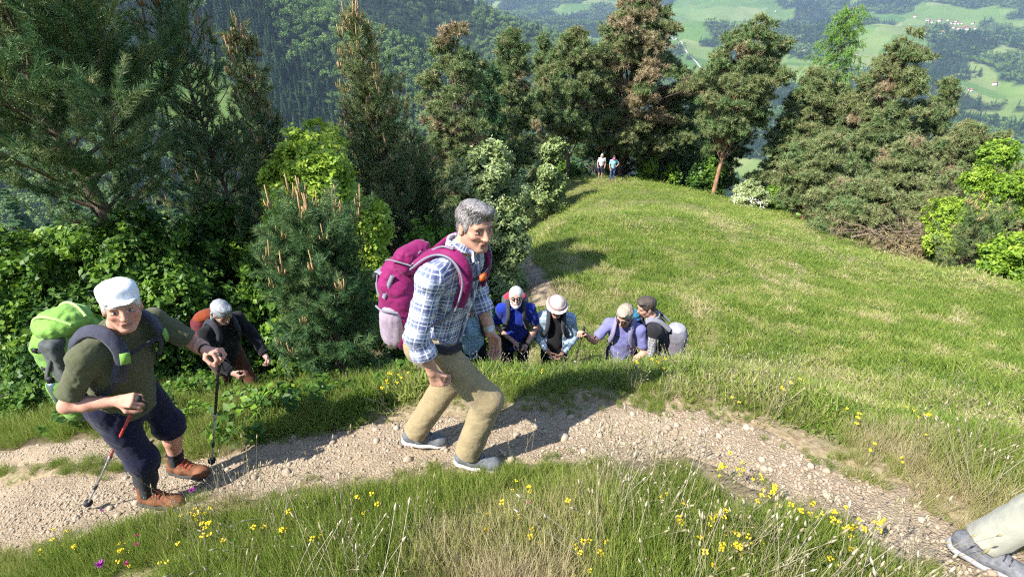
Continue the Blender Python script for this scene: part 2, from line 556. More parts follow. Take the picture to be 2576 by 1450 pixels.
# ------------------------------------------------------------------ ground sheets
def polar_sheet(name, ang, rad, mat, extra=None):
    A, R = np.meshgrid(ang, rad)
    x = R * np.sin(A); y = R * np.cos(A)
    z = gz(x.ravel(), y.ravel()).reshape(x.shape)
    n, m = len(ang), len(rad)
    pd = path_dist(x.ravel(), y.ravel()).reshape(x.shape) if rad[0] < 30 else None
    if pd is not None: z = z - .05 * sstep(.08, -.1, pd)
    i = np.arange(m - 1)[:, None] * n; j = np.arange(n)[None]
    j2 = (j + 1) % n
    closed = abs((ang[-1] - ang[0]) - 2 * np.pi) > .2 and False
    Q = np.stack([i + j, i + j2, i + n + j2, i + n + j], -1)
    Q = Q.reshape(-1, 4)
    me = np_mesh(name, np.stack([x, y, z], -1).reshape(-1, 3), Q)
    return me, x.ravel(), y.ravel(), z.ravel()

def ang_grid(nf, nb):
    a = np.concatenate([np.radians(np.linspace(-58, 58, nf)), np.radians(np.linspace(58, 302, nb + 2)[1:-1])])
    return a

# meadow / forest-floor material
m_ground, nt, bs = new_mat('meadow_ground')
fl = N(nt, 'ShaderNodeAttribute', attribute_name='floor')
n1 = noise(nt, .55, 6); n2 = noise(nt, 5.0, 5); n3 = noise(nt, 28, 4)
green = ramp(nt, [(.3, (.075, .11, .026)), (.5, (.12, .15, .04)), (.68, (.17, .18, .06))], n1)
tan = ramp(nt, [(.35, (.14, .14, .05)), (.62, (.27, .22, .12))], n3)
g = mix(nt, ramp(nt, [(.42, (0, 0, 0)), (.60, (.9, .9, .9))], n2), green, tan)
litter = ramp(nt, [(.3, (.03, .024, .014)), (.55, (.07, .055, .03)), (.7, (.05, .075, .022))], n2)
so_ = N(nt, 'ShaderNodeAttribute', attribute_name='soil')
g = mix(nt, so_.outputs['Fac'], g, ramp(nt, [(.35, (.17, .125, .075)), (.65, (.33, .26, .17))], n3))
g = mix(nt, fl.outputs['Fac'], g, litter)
nt.links.new(g, bs.inputs['Base Color']); bs.inputs['Roughness'].default_value = .95
bs.inputs['Specular IOR Level'].default_value = .1
bump(nt, bs, n3, .6, .03)

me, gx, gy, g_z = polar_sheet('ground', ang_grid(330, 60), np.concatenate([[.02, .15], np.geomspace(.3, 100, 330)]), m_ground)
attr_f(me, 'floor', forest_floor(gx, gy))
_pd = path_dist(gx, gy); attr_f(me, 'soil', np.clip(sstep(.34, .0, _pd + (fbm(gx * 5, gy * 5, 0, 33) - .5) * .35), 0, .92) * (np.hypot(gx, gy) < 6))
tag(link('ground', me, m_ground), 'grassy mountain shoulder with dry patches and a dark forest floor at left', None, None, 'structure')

# far terrain
m_valley, nt, bs = new_mat('valley_ground')
at = N(nt, 'ShaderNodeAttribute', attribute_name='wood')
mead = ramp(nt, [(.35, (.075, .15, .028)), (.55, (.13, .21, .046)), (.7, (.22, .25, .09))], noise(nt, .006, 6))
fv = N(nt, 'ShaderNodeTexVoronoi'); fv.inputs['Scale'].default_value = .007; nt.links.new(N(nt, 'ShaderNodeTexCoord').outputs['Object'], fv.inputs['Vector'])
fs = N(nt, 'ShaderNodeSeparateColor'); nt.links.new(fv.outputs['Color'], fs.inputs[0])
mead = mix(nt, .5, mead, ramp(nt, [(0, (.05, .12, .022)), (.5, (.14, .21, .045)), (1, (.26, .26, .11))], fs.outputs[0]))
wood = ramp(nt, [(.4, (.02, .035, .014)), (.6, (.035, .055, .02))], noise(nt, .05, 3))
nt.links.new(mix(nt, at.outputs['Fac'], mead, wood), bs.inputs['Base Color'])
bs.inputs['Roughness'].default_value = .95; bs.inputs['Specular IOR Level'].default_value = .1
me, vx_, vy_, vz_ = polar_sheet('valley', ang_grid(330, 40), np.concatenate([np.geomspace(96, 1000, 90), np.geomspace(1012, 9000, 230)]), m_valley)
attr_f(me, 'wood', far_forest(vx_, vy_).astype(float))
tag(link('valley', me, m_valley), 'wooded and grassy mountainsides across the valley', None, None, 'structure')

# path
m_path, nt, bs = new_mat('path_earth')
tc = N(nt, 'ShaderNodeTexCoord').outputs['Object']
a1 = noise(nt, 2.2, 5, tc); a2 = noise(nt, 45, 4, tc)
vor = N(nt, 'ShaderNodeTexVoronoi', feature='DISTANCE_TO_EDGE'); vor.inputs['Scale'].default_value = 46
nt.links.new(tc, vor.inputs['Vector'])
vc = N(nt, 'ShaderNodeTexVoronoi'); vc.inputs['Scale'].default_value = 46
nt.links.new(tc, vc.inputs['Vector'])
soil = ramp(nt, [(.32, (.14, .10, .058)), (.5, (.255, .197, .122)), (.68, (.35, .28, .185))], a1)
soil = mix(nt, .35, soil, ramp(nt, [(.35, (.25, .185, .13)), (.65, (.52, .43, .335))], a2))
sh = N(nt, 'ShaderNodeSeparateColor'); nt.links.new(vc.outputs['Color'], sh.inputs[0])
peb = ramp(nt, [(.0, (.22, .16, .10)), (.5, (.33, .255, .175)), (1, (.44, .36, .265))], sh.outputs[0])
pm = ramp(nt, [(.42, (.05, .05, .05)), (.6, (.55, .55, .55))], noise(nt, 3.1, 3, tc))
nt.links.new(mix(nt, pm, soil, peb), bs.inputs['Base Color'])
bs.inputs['Roughness'].default_value = .95; bs.inputs['Specular IOR Level'].default_value = .1
hm = N(nt, 'ShaderNodeMath', operation='MINIMUM'); nt.links.new(vor.outputs['Distance'], hm.inputs[0]); hm.inputs[1].default_value = .25
ha = N(nt, 'ShaderNodeMath', operation='MULTIPLY_ADD'); nt.links.new(hm.outputs[0], ha.inputs[0]); ha.inputs[1].default_value = 2.0
nt.links.new(a2, ha.inputs[2])
bump(nt, bs, ha.outputs[0], .8, .012)

def path_z(x, y):
    pd = path_dist(x, y)
    z = gz(x, y) - .05 * sstep(.02, -.2, pd) * 0
    return gz(x, y) - .012 + .02 * (fbm(x * 7, y * 7, 0, 61) - .5) + .012 * (fbm(x * 26, y * 26, 0, 62) - .5) - .07 * sstep(-.02, .07, pd)

PATH_OBJ = {}
for nm, (P, w), lab, step in (('path', PATHS[0], 'stony beige hiking path crossing the slope from left to right', .022),
                        ('path', PATHS[1], 'lower leg of the stony path behind the man in the white cap', .03),
                        ('path', PATHS[2], 'narrow far stretch of path along the edge of the meadow', .08)):
    T = np.gradient(P, axis=0); T /= np.linalg.norm(T, axis=1, keepdims=True)
    Nn = np.stack([T[:, 1], -T[:, 0]], 1)
    s0 = np.arange(len(P)) * (0.05 if w != .38 else .1)
    t = np.arange(0, s0[-1], step)
    Px = np.stack([np.interp(t, s0, P[:, 0]), np.interp(t, s0, P[:, 1])], 1)
    Nx = np.stack([np.interp(t, s0, Nn[:, 0]), np.interp(t, s0, Nn[:, 1])], 1)
    u = np.linspace(-w * 1.5, w * 1.5, max(12, int(w * 3 / step)))
    X = Px[:, None, 0] + u[None] * Nx[:, None, 0]; Y = Px[:, None, 1] + u[None] * Nx[:, None, 1]
    Z = path_z(X.ravel(), Y.ravel())
    n = len(u); i = np.arange(len(t) - 1)[:, None] * n; j = np.arange(n - 1)[None]
    Q = np.stack([i + j, i + j + 1, i + n + j + 1, i + n + j], -1).reshape(-1, 4)
    o = link(nm, np_mesh(nm, np.stack([X.ravel(), Y.ravel(), Z], 1), Q), m_path)
    tag(o, lab, None, None, 'structure')
    PATH_OBJ[w] = o

# stones of the path: the largest ones are parts, the fine gravel one mass
rgs = np.random.default_rng(5)
m_stone, nt, bs = new_mat('limestone')
oi = N(nt, 'ShaderNodeObjectInfo')
c = ramp(nt, [(0, (.22, .16, .10)), (.5, (.33, .255, .17)), (1, (.44, .36, .265))], oi.outputs['Random'])
c = mix(nt, .4, c, ramp(nt, [(.35, (.3, .23, .17)), (.65, (.55, .46, .37))], noise(nt, 30, 4)))
nt.links.new(c, bs.inputs['Base Color']); bs.inputs['Roughness'].default_value = .92
bump(nt, bs, noise(nt, 60, 3), .4, .004)
stone_me = []
for k in range(6):
    b = MB(); rr = np.random.default_rng(100 + k)
    b.blob((0, 0, 0), (1, .75 + .2 * rr.random(), .5 + .2 * rr.random()), 7, 5, .45, rr)
    sm = b.mesh('stone', smooth=False); sm.materials.append(m_stone); stone_me.append(sm)
def stone_spots(P, w, n, rg):
    k = rg.integers(0, len(P), n)
    x = P[k, 0] + rg.normal(0, w * .55, n); y = P[k, 1] + rg.normal(0, w * .55, n)
    ok = path_dist(x, y) < -.015
    return x[ok], y[ok]
x, y = stone_spots(PATH_MAIN, .315, 1300, rgs)
pr = (x > -2.9) & (x < 2.4)
x, y = x[pr][:285], y[pr][:285]
z = path_z(x, y)
sz = .010 + .018 * rgs.random(len(x)) ** 2.6; sz[:12] += .014
for k in range(len(x)):
    o = bpy.data.objects.new('stone', stone_me[k % 6])
    o.location = (x[k], y[k], z[k] + sz[k] * .22); o.scale = (sz[k],) * 3
    o.rotation_euler = (rgs.normal(0, .2), rgs.normal(0, .2), rgs.random() * 6.3)
    COL.objects.link(o); o.parent = PATH_OBJ[.315]
C_STONE = src_collection('gravel_sources', [bpy.data.objects.new('gravel_piece', m) for m in stone_me])
for P, w, n in ((PATH_MAIN, .315, 8000), (PATH_LOW, .13, 1200), (PATH_FAR, .38, 500)):
    x, y = stone_spots(P, w, n, rgs)
    kp = fbm(x * 3, y * 3, 0, 66) + rgs.normal(0, .07, len(x)) > .51; x, y = x[kp], y[kp]
    z = path_z(x, y)
    s = (.0035 + .0085 * rgs.random(len(x)) ** 2) * (2.5 if w == .38 else 1)
    scatter('gravel', C_STONE, np.stack([x, y, z + s * .25], 1), np.stack([rgs.normal(0, .3, len(x)), rgs.normal(0, .3, len(x)), rgs.random(len(x)) * 6.3], 1), s, None, PATH_OBJ[w])
# ------------------------------------------------------------------ plant pieces that the masses are made of
def tuft_mesh(seed, n, axis, nl, nw, fwd=.75):
    rg = np.random.default_rng(seed)
    t = rg.random(n) ** .8
    base = np.stack([rg.normal(0, .004, n), rg.normal(0, .004, n), t * axis], 1)
    a = rg.random(n) * 2 * np.pi
    d = np.stack([np.cos(a), np.sin(a), fwd * (.5 + t) + rg.normal(0, .2, n)], 1)
    b = MB(); b.add(*strips(base, d, nl * rg.uniform(.7, 1.15, n), nw, 1, 0, rg))
    b.tube([(0, 0, -axis * .15), (0, 0, axis)], [axis * .028, axis * .015], 4)
    return b.mesh('tuft', smooth=False)

NEEDLE = [(0, (.032, .092, .040)), (.22, (.064, .155, .058)), (.42, (.125, .215, .075)), (.6, (.22, .265, .10)), (.82, (.29, .27, .13)), (1, (.37, .29, .17))]
m_needle = leafmat('pine_needles', NEEDLE, .25, .5, spec=.35, jitter=.2)
C_TUFT = src_collection('pine_tufts', [src_obj('pine_tuft', tuft_mesh(k, 110, .17, .068, .0048), m_needle) for k in range(4)])
C_TUFTM = src_collection('pine_tufts_medium', [src_obj('pine_tuft', tuft_mesh(20 + k, 64, .20, .095, .0095), m_needle) for k in range(4)])
C_TUFTF = src_collection('pine_tufts_far', [src_obj('pine_tuft', tuft_mesh(30 + k, 40, .26, .20, .034, .5), m_needle) for k in range(4)])

m_candle = simple('pine_candle', (.42, .27, .13), .8, .25, 30, 0)
def candle_mesh(k):
    rg = np.random.default_rng(k); b = MB()
    for j in range(rg.integers(2, 5)):
        a = rg.random() * 6.3; o = np.array([math.cos(a), math.sin(a), 0]) * .022 * (j > 0)
        L = rg.uniform(.06, .16) * (1.2 if j == 0 else .7)
        b.tube([o, o + np.array([o[0] * .8, o[1] * .8, L * .5]), o + np.array([o[0], o[1], L])], [.006, .007, .003], 5)
    return b.mesh('candle')
C_CANDLE = src_collection('pine_candles', [src_obj('candle', candle_mesh(k), m_candle) for k in range(4)])

def leaf_mesh(seed, n, ll, lw, rad):
    rg = np.random.default_rng(seed)
    base = rand_dirs(n, rg) * (rad * rg.random(n) ** .5)[:, None]; base[:, 2] = base[:, 2] * .6
    d = rand_dirs(n, rg, -.35, .6); up = nrm(np.array([0, 0, 1.0])) + rg.normal(0, .45, (n, 3))
    s = np.cross(d, up); s /= np.linalg.norm(s, axis=1, keepdims=True)
    u = np.cross(s, d)
    L = (ll * rg.uniform(.7, 1.2, n))[:, None]; W = (lw * rg.uniform(.8, 1.2, n))[:, None] * .5
    V = np.stack([base, base + d * L * .45 + s * W + u * L * .06, base + d * L, base + d * L * .45 - s * W + u * L * .06], 1).reshape(-1, 3)
    o = np.arange(n)[:, None] * 4
    me = np_mesh('leaves', V, [o + np.array([[0, 1, 2]]), o + np.array([[0, 2, 3]])], False)
    attr_f(me, 'blade', np.repeat(rg.random(n), 4))
    return me

m_leaf = leafmat('leaf_green', [(0, (.014, .045, .014)), (.3, (.04, .10, .02)), (.6, (.12, .23, .028)), (.85, (.25, .39, .035)), (1, (.37, .49, .06))], .35, .45, jitter=.2, blade=.25)
m_silver = leafmat('leaf_silver', [(0, (.15, .215, .06)), (.5, (.265, .34, .12)), (1, (.41, .47, .24))], .25, .6, jitter=.5)
C_LEAF = src_collection('leaf_clumps', [src_obj('leaf_clump', leaf_mesh(60 + k, 16, .085, .055, .11), m_leaf) for k in range(4)])
C_LEAFF = src_collection('leaf_clumps_far', [src_obj('leaf_clump', leaf_mesh(70 + k, 16, .17, .12, .24), m_leaf) for k in range(4)])
C_SILV = src_collection('silver_clumps', [src_obj('leaf_clump', leaf_mesh(80 + k, 16, .15, .085, .18), m_silver) for k in range(4)])

m_bark, nt, bs = new_mat('pine_bark')
tc = N(nt, 'ShaderNodeTexCoord').outputs['Object']
mp = N(nt, 'ShaderNodeMapping'); mp.inputs['Scale'].default_value = (1, 1, .25); nt.links.new(tc, mp.inputs[0])
bk = noise(nt, 18, 5, mp.outputs[0])
nt.links.new(ramp(nt, [(.3, (.05, .035, .025)), (.5, (.15, .10, .07)), (.68, (.26, .19, .14))], bk), bs.inputs['Base Color'])
bs.inputs['Roughness'].default_value = .95
bump(nt, bs, bk, .8, .03)
m_bark_red, nt, bs = new_mat('red_pine_bark')
tc = N(nt, 'ShaderNodeTexCoord').outputs['Object']
mp = N(nt, 'ShaderNodeMapping'); mp.inputs['Scale'].default_value = (1, 1, .25); nt.links.new(tc, mp.inputs[0])
bk = noise(nt, 8, 5, mp.outputs[0])
nt.links.new(ramp(nt, [(.3, (.14, .075, .045)), (.5, (.32, .17, .095)), (.68, (.42, .27, .17))], bk), bs.inputs['Base Color'])
bs.inputs['Roughness'].default_value = .95
bump(nt, bs, bk, .8, .05)
m_dead = simple('dead_wood', (.30, .25, .21), .95, .3, 12, .5, .01)
m_shrubwood = simple('shrub_wood', (.16, .12, .085), .95, .3, 20, .4, .006)

# ------------------------------------------------------------------ trees
def curve_path(p0, p1, n, wob, rg):
    t = np.linspace(0, 1, n)[:, None]
    P = np.asarray(p0) * (1 - t) + np.asarray(p1) * t
    w = np.cumsum(rg.normal(0, wob, (n, 3)), 0) * np.sin(np.pi * t)
    return P + w

def young_pine(base, top, rmax, r0, label, seed, z_start=.12, coll=None, tuft=1.0, tint=(.1, .3), candles=60, nb=5, dz=.3, trunk_r=.06, dens=1.0, group=None, candle_s=1.0, upz=.35, sub_step=.13, name='pine_tree', prof=None, dead=0):
    rg = np.random.default_rng(seed); coll = coll or C_TUFT
    base = np.array(base, float); top = np.array(top, float); H = np.linalg.norm(top - base)
    root = empty(name, base); tag(root, label, 'tree', group)
    tp = curve_path((0, 0, 0), top - base, 14, .012 * H / 3, rg)
    tr = trunk_r * (1 - np.linspace(0, 1, 14) * .88)
    b = MB(); b.tube(tp, tr, 9); b.build('trunk', m_bark, root)
    br = MB(); T = []; Dv = []; tt = []; tips = []
    ax = nrm(top - base)
    z = z_start * H; k = 0
    while z < H * .985:
        f = z / H
        env = prof(f) if prof else (max(0, min(1, (f - z_start * .4) / .16)) * (1 - f) ** .72 + .05)
        nn = nb if f < .9 else 4
        for j in range(nn):
            a = 2 * math.pi * (j / nn) + k * 1.1 + rg.normal(0, .25)
            zz = z + rg.normal(0, dz * .25)
            i = np.clip(zz / H * 13, 0, 12.99); i0 = int(i)
            o = tp[i0] * (1 - (i - i0)) + tp[i0 + 1] * (i - i0)
            L = rmax * env * rg.uniform(.6, 1.15)
            if L < .08: continue
            out = np.array([math.cos(a), math.sin(a), 0])
            el = upz + .55 * f + rg.normal(0, .1)
            t = np.linspace(0, 1, 7)[:, None]
            P = o + L * (t * (out * math.cos(el) + ax * math.sin(el) * .8) + (t ** 2) * ax * .22 - (t * (1 - t)) * .22 * (1 - f) * np.array([0, 0, 1.0]))
            P = P + np.cumsum(rg.normal(0, L * .015, (7, 3)), 0)
            br.tube(P, np.linspace(max(.006, trunk_r * .33 * (1 - f * .6)), .003, 7), 4, False)
            # side twigs
            ns = max(2, int(L / sub_step * dens))
            ss = np.linspace(.22 if f < .7 else .08, 1.0, ns)
            for q, s in enumerate(ss):
                ii = min(int(s * 6), 5); u = s * 6 - ii
                p = P[ii] * (1 - u) + P[ii + 1] * u
                dr = nrm(P[ii + 1] - P[ii])
                lat = nrm(np.cross(dr, (0, 0, 1.0))) * (1 if q % 2 else -1)
                tl = L * (.10 + .30 * (1 - s)) * rg.uniform(.6, 1.2) + .05
                tdir = nrm(dr * .8 + lat * (.9 if s < .95 else .1) + np.array([0, 0, .32 + rg.normal(0, .15)]))
                if tl > .12: br.tube([p, p + tdir * tl], [.004, .002], 3, False)
                m = max(1, int(tl / (.085 * tuft) * dens))
                for w in range(m):
                    pp = p + tdir * tl * (w + .35) / m
                    T.append(pp + rg.normal(0, .02, 3)); Dv.append(nrm(tdir + np.array([0, 0, .25]) + rg.normal(0, .35, 3)))
                    tt.append(rg.uniform(*tint) + .05 * s)
                if s > .8: tips.append(p + tdir * tl)
        z += dz * rg.uniform(.75, 1.25) * (1 - .35 * f); k += 1
    br.build('branches', m_bark, root)
    n = len(T)
    if dead:
        tt = np.array(tt) + dead * (fbm(np.array(T)[:, 0] * 1.2, np.array(T)[:, 1] * 1.2, np.array(T)[:, 2] * 1.2, seed) > .56)
    scatter('crown', coll, T, dir_rot(Dv), rg.uniform(.75, 1.25, n) * tuft, tt, root, seed=seed)
    if candles:
        tips = np.array(tips + [tp[-1]] * 3)
        w = (tips[:, 2] - tips[:, 2].min()) / (np.ptp(tips[:, 2]) + 1e-6)
        idx = rg.choice(len(tips), min(candles, len(tips)), replace=False, p=(w + .08) ** 1.6 / ((w + .08) ** 1.6).sum())
        idx = np.concatenate([idx, np.arange(len(tips) - 3, len(tips))])
        d = np.stack([rg.normal(0, .08, len(idx)), rg.normal(0, .08, len(idx)), np.ones(len(idx))], 1)
        scatter('shoot_candles', C_CANDLE, tips[idx], dir_rot(d), rg.uniform(.8, 1.3, len(idx)) * candle_s * (.75 + .6 * w[idx]), None, root, seed=seed)
    return root

def old_pine(base, top, R, label, seed, c0=.3, coll=None, tuft=1.0, tint=(.35, .55), brown=.0, clumps=70, per=46, trunk_r=.16, group=None, lean=(0, 0), bark=None, flat=.45, shape='cone', cl=.46):
    rg = np.random.default_rng(seed); coll = coll or C_TUFTF
    base = np.array(base, float); top = np.array(top, float); H = top[2] - base[2]
    root = empty('pine_tree', base); tag(root, label, 'tree', group)
    tp = curve_path((0, 0, 0), top - base, 12, .03 * H / 10, rg)
    b = MB(); b.tube(tp, trunk_r * (1 - np.linspace(0, 1, 12) * .85), 8); b.build('trunk', bark or m_bark, root)
    br = MB(); T = []; Dv = []; tt = []; sc = []
    clumps = int(clumps * 1.3); per = int(per * .58)
    for k in range(clumps):
        f = c0 + (1 - c0) * ((k + rg.random()) / clumps) ** .9
        if shape == 'cone': env = (1 - (f - c0) / (1 - c0)) ** .75 * .95 + .10
        elif shape == 'round': env = math.sqrt(max(0, 1 - ((f - c0) / (1 - c0) * 1.75 - .75) ** 2)) * .95 + .1
        else: env = .55 + .45 * math.sin(9 * f + seed) * (1 - f) + .3 * (1 - f); env *= min(1, (1 - f) * 4 + .2)
        a = k * 2.4 + rg.normal(0, .5)
        rad = R * env * (rg.uniform(.25, 1.0) ** .6) * (.62 + .75 * float(vnoise(a * .9, f * 7.0, 0, seed)))
        i = min(f * 11, 10.99); i0 = int(i); o = tp[i0] * (1 - (i - i0)) + tp[i0 + 1] * (i - i0)
        c = o + np.array([math.cos(a) * rad, math.sin(a) * rad, rg.normal(0, .25) + rad * .10])
        j = max(0, i0 - 1)
        br.tube([tp[j], (tp[j] + c) / 2 + (0, 0, -.1), c], [trunk_r * .28 * (1.1 - f), trunk_r * .15, .015], 4, False)
        s = cl * (R / 2.2) ** .5 * rg.uniform(.7, 1.25) * (.55 + .45 * min(1, (1 - f) * 4))
        m = int(per * (s / cl) ** 1.4) + 6
        u = rand_dirs(m, rg, -.55, 1) * (rg.random(m) ** .4)[:, None]
        P = c + u * np.array([s, s, s * flat * 1.15]) * (1.0 + .25 * rg.normal(0, 1, (m, 1)))
        T.append(P); Dv.append(u + np.array([0, 0, .45]) + rg.normal(0, .3, (m, 3)) + nrm(np.array([math.cos(a), math.sin(a), 0])) * .3)
        bt = rg.uniform(*tint) + (.42 if rg.random() < brown else 0)
        tt.append(bt + rg.normal(0, .03, m)); sc.append(rg.uniform(.7, 1.25, m) * tuft)
    br.build('branches', bark or m_bark, root)
    scatter('crown', coll, np.vstack(T), dir_rot(np.vstack(Dv)), np.concatenate(sc), np.concatenate(tt), root, seed=seed)
    return root

def shrub(name, base, H, R, label, seed, coll, n=900, tint=(.3, .5), size=1.0, lobes=9, cat='bush', group=None, stems=7, zlow=.12):
    rg = np.random.default_rng(seed); base = np.array(base, float)
    root = empty(name, base); tag(root, label, cat, group)
    b = MB(); T = []; Dv = []; tt = []
    for k in range(lobes):
        a = k * 2.4 + rg.random(); f = (k + .5) / lobes
        rad = R * math.sqrt(1 - (1.6 * f - .6) ** 2 if f > .1 else .5) * rg.uniform(.3, .85)
        c = np.array([math.cos(a) * rad, math.sin(a) * rad, H * (zlow + (1 - zlow) * f * rg.uniform(.85, 1.0))])
        c[2] = max(c[2] - R * .15, H * .1)
        s = R * rg.uniform(.30, .58) * (1 if lobes < 15 else .8)
        m = n // lobes
        u = rand_dirs(m, rg, -.8, 1) * (rg.random(m) ** .33)[:, None]
        P = c + u * np.array([s, s, s * 1.0])
        lump = fbm(P[:, 0] * 3 / R * 1.2, P[:, 1] * 3 / R * 1.2, P[:, 2] * 3 / R * 1.2, seed)
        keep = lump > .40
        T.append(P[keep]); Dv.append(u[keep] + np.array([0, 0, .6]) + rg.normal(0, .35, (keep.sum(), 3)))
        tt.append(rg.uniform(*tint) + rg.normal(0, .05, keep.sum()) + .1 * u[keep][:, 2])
        if k < stems * 2: b.tube(curve_path((rg.normal(0, .05 * R), rg.normal(0, .05 * R), -.05), c, 6, .02 * R, rg), np.linspace(.018 * R + .006, .004, 6), 5, False)
    b.build('stems', m_shrubwood, root)
    P = np.vstack(T); P[:, 2] = np.maximum(P[:, 2], .03)
    n = len(P)
    scatter('foliage', coll, P, dir_rot(np.vstack(Dv)), rg.uniform(.7, 1.3, n) * size, np.concatenate(tt), root, seed=seed)
    return root

def tree_spot(vx, vy, Y):
    """top point of a tree seen there at that distance, and the ground below it"""
    t = at_y(vx, vy, Y)
    return np.array([t[0], t[1], float(gz(t[0], t[1])) - .1]), t

# --- near pines on the left
b0, t0 = tree_spot(60, 60, 6.6)
A_base = np.array([-5.0, 6.4, float(gz(-5.0, 6.4)) - .1])
A_top = np.array([-6.1, 6.9, 5.6])
young_pine(A_base, A_top, 3.0, 0, 'large dark pine with a leaning bare trunk at the left edge', 101, z_start=.30, tint=(.18, .44), candles=40, nb=5, dz=.42, trunk_r=.12, tuft=1.4, dens=1.35, sub_step=.2, coll=C_TUFT,
           prof=lambda f: (min(1, (f - .25) / .15) * (1 - f) ** .45 if f > .25 else .2))
b0, t0 = tree_spot(395, 12, 8.2)
young_pine(b0, t0, 1.9, 0, 'dark pine with orange shoot tips behind the leaning pine', 102, tint=(.22, .46), candles=90, nb=6, dz=.30, trunk_r=.07, tuft=1.3, dens=1.0, sub_step=.16, z_start=.2, candle_s=1.05)
b0, t0 = tree_spot(600, 95, 9.4)
young_pine(b0, t0, 1.25, 0, 'slim pine with a cluster of orange shoots above the yellow green maple', 103, tint=(.30, .52), candles=90, nb=6, dz=.28, trunk_r=.06, tuft=1.25, dens=1.3, sub_step=.15, coll=C_TUFTM, z_start=.3, candle_s=1.15)
b0, t0 = tree_spot(890, 55, 10.2)
young_pine(b0, t0, 1.75, 0, 'tall slender pine with upright orange shoots left of the grey haired man', 104, tint=(.36, .56), candles=120, nb=6, dz=.28, trunk_r=.065, tuft=1.2, dens=1.05, sub_step=.15, coll=C_TUFTM, z_start=.12, candle_s=1.15)
b0, t0 = tree_spot(1035, 350, 11.0)
young_pine(b0, t0, 1.3, 0, 'olive young pine between the slender pine and the brownish pine', 106, tint=(.32, .54), candles=60, nb=6, dz=.28, trunk_r=.055, tuft=1.3, dens=1.3, sub_step=.16, coll=C_TUFTM, z_start=.1, candle_s=1.05)
eb = np.array([-1.63, 3.95, float(gz(-1.63, 3.95)) - .05])
young_pine(eb, np.array([-1.63, 3.95, .88]), .66, 0, 'small blue green pine with pale shoots beside the magenta backpack', 105, tint=(.16, .30), candles=46, nb=6, dz=.17, trunk_r=.035, tuft=.9, dens=1.7, sub_step=.10, coll=C_TUFT, z_start=.1, candle_s=.8, prof=lambda f: .35 + .65 * min(1, f / .3) * (1 - f) ** .6 if f < .9 else .3)
# --- shrubs under and between them
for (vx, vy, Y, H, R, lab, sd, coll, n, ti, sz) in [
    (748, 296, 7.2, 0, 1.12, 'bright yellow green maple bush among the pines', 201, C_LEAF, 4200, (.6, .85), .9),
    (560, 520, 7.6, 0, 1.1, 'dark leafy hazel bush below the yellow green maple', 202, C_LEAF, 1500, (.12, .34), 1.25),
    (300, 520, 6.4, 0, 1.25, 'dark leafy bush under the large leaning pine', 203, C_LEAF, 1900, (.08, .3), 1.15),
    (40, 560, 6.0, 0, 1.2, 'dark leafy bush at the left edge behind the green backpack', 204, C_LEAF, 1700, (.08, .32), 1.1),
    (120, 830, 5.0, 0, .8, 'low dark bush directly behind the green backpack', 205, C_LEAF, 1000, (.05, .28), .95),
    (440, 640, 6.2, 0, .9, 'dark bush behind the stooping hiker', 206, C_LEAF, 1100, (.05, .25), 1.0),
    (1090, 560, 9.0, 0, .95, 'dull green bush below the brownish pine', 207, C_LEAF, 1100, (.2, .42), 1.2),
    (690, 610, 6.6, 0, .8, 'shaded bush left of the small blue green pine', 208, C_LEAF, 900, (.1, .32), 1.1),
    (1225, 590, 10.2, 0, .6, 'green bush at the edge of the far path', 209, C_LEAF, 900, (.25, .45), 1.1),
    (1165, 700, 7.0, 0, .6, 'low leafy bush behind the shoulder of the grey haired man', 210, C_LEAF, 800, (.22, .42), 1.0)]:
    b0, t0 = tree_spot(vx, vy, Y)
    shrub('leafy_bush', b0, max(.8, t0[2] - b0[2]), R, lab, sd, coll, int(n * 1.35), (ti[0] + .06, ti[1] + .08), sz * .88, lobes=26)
b0, t0 = tree_spot(1215, 338, 9.9)
shrub('whitebeam_bush', b0, t0[2] - b0[2], .98, 'silvery green whitebeam bush left of the meadow top', 211, C_SILV, 4200, (.2, .5), .48, lobes=40)
b0, t0 = tree_spot(1385, 345, 27)
shrub('whitebeam_bush', b0, t0[2] - b0[2], 1.1, 'grey green bush behind the silvery whitebeam', 212, C_SILV, 1100, (.0, .3), 1.2, lobes=10)

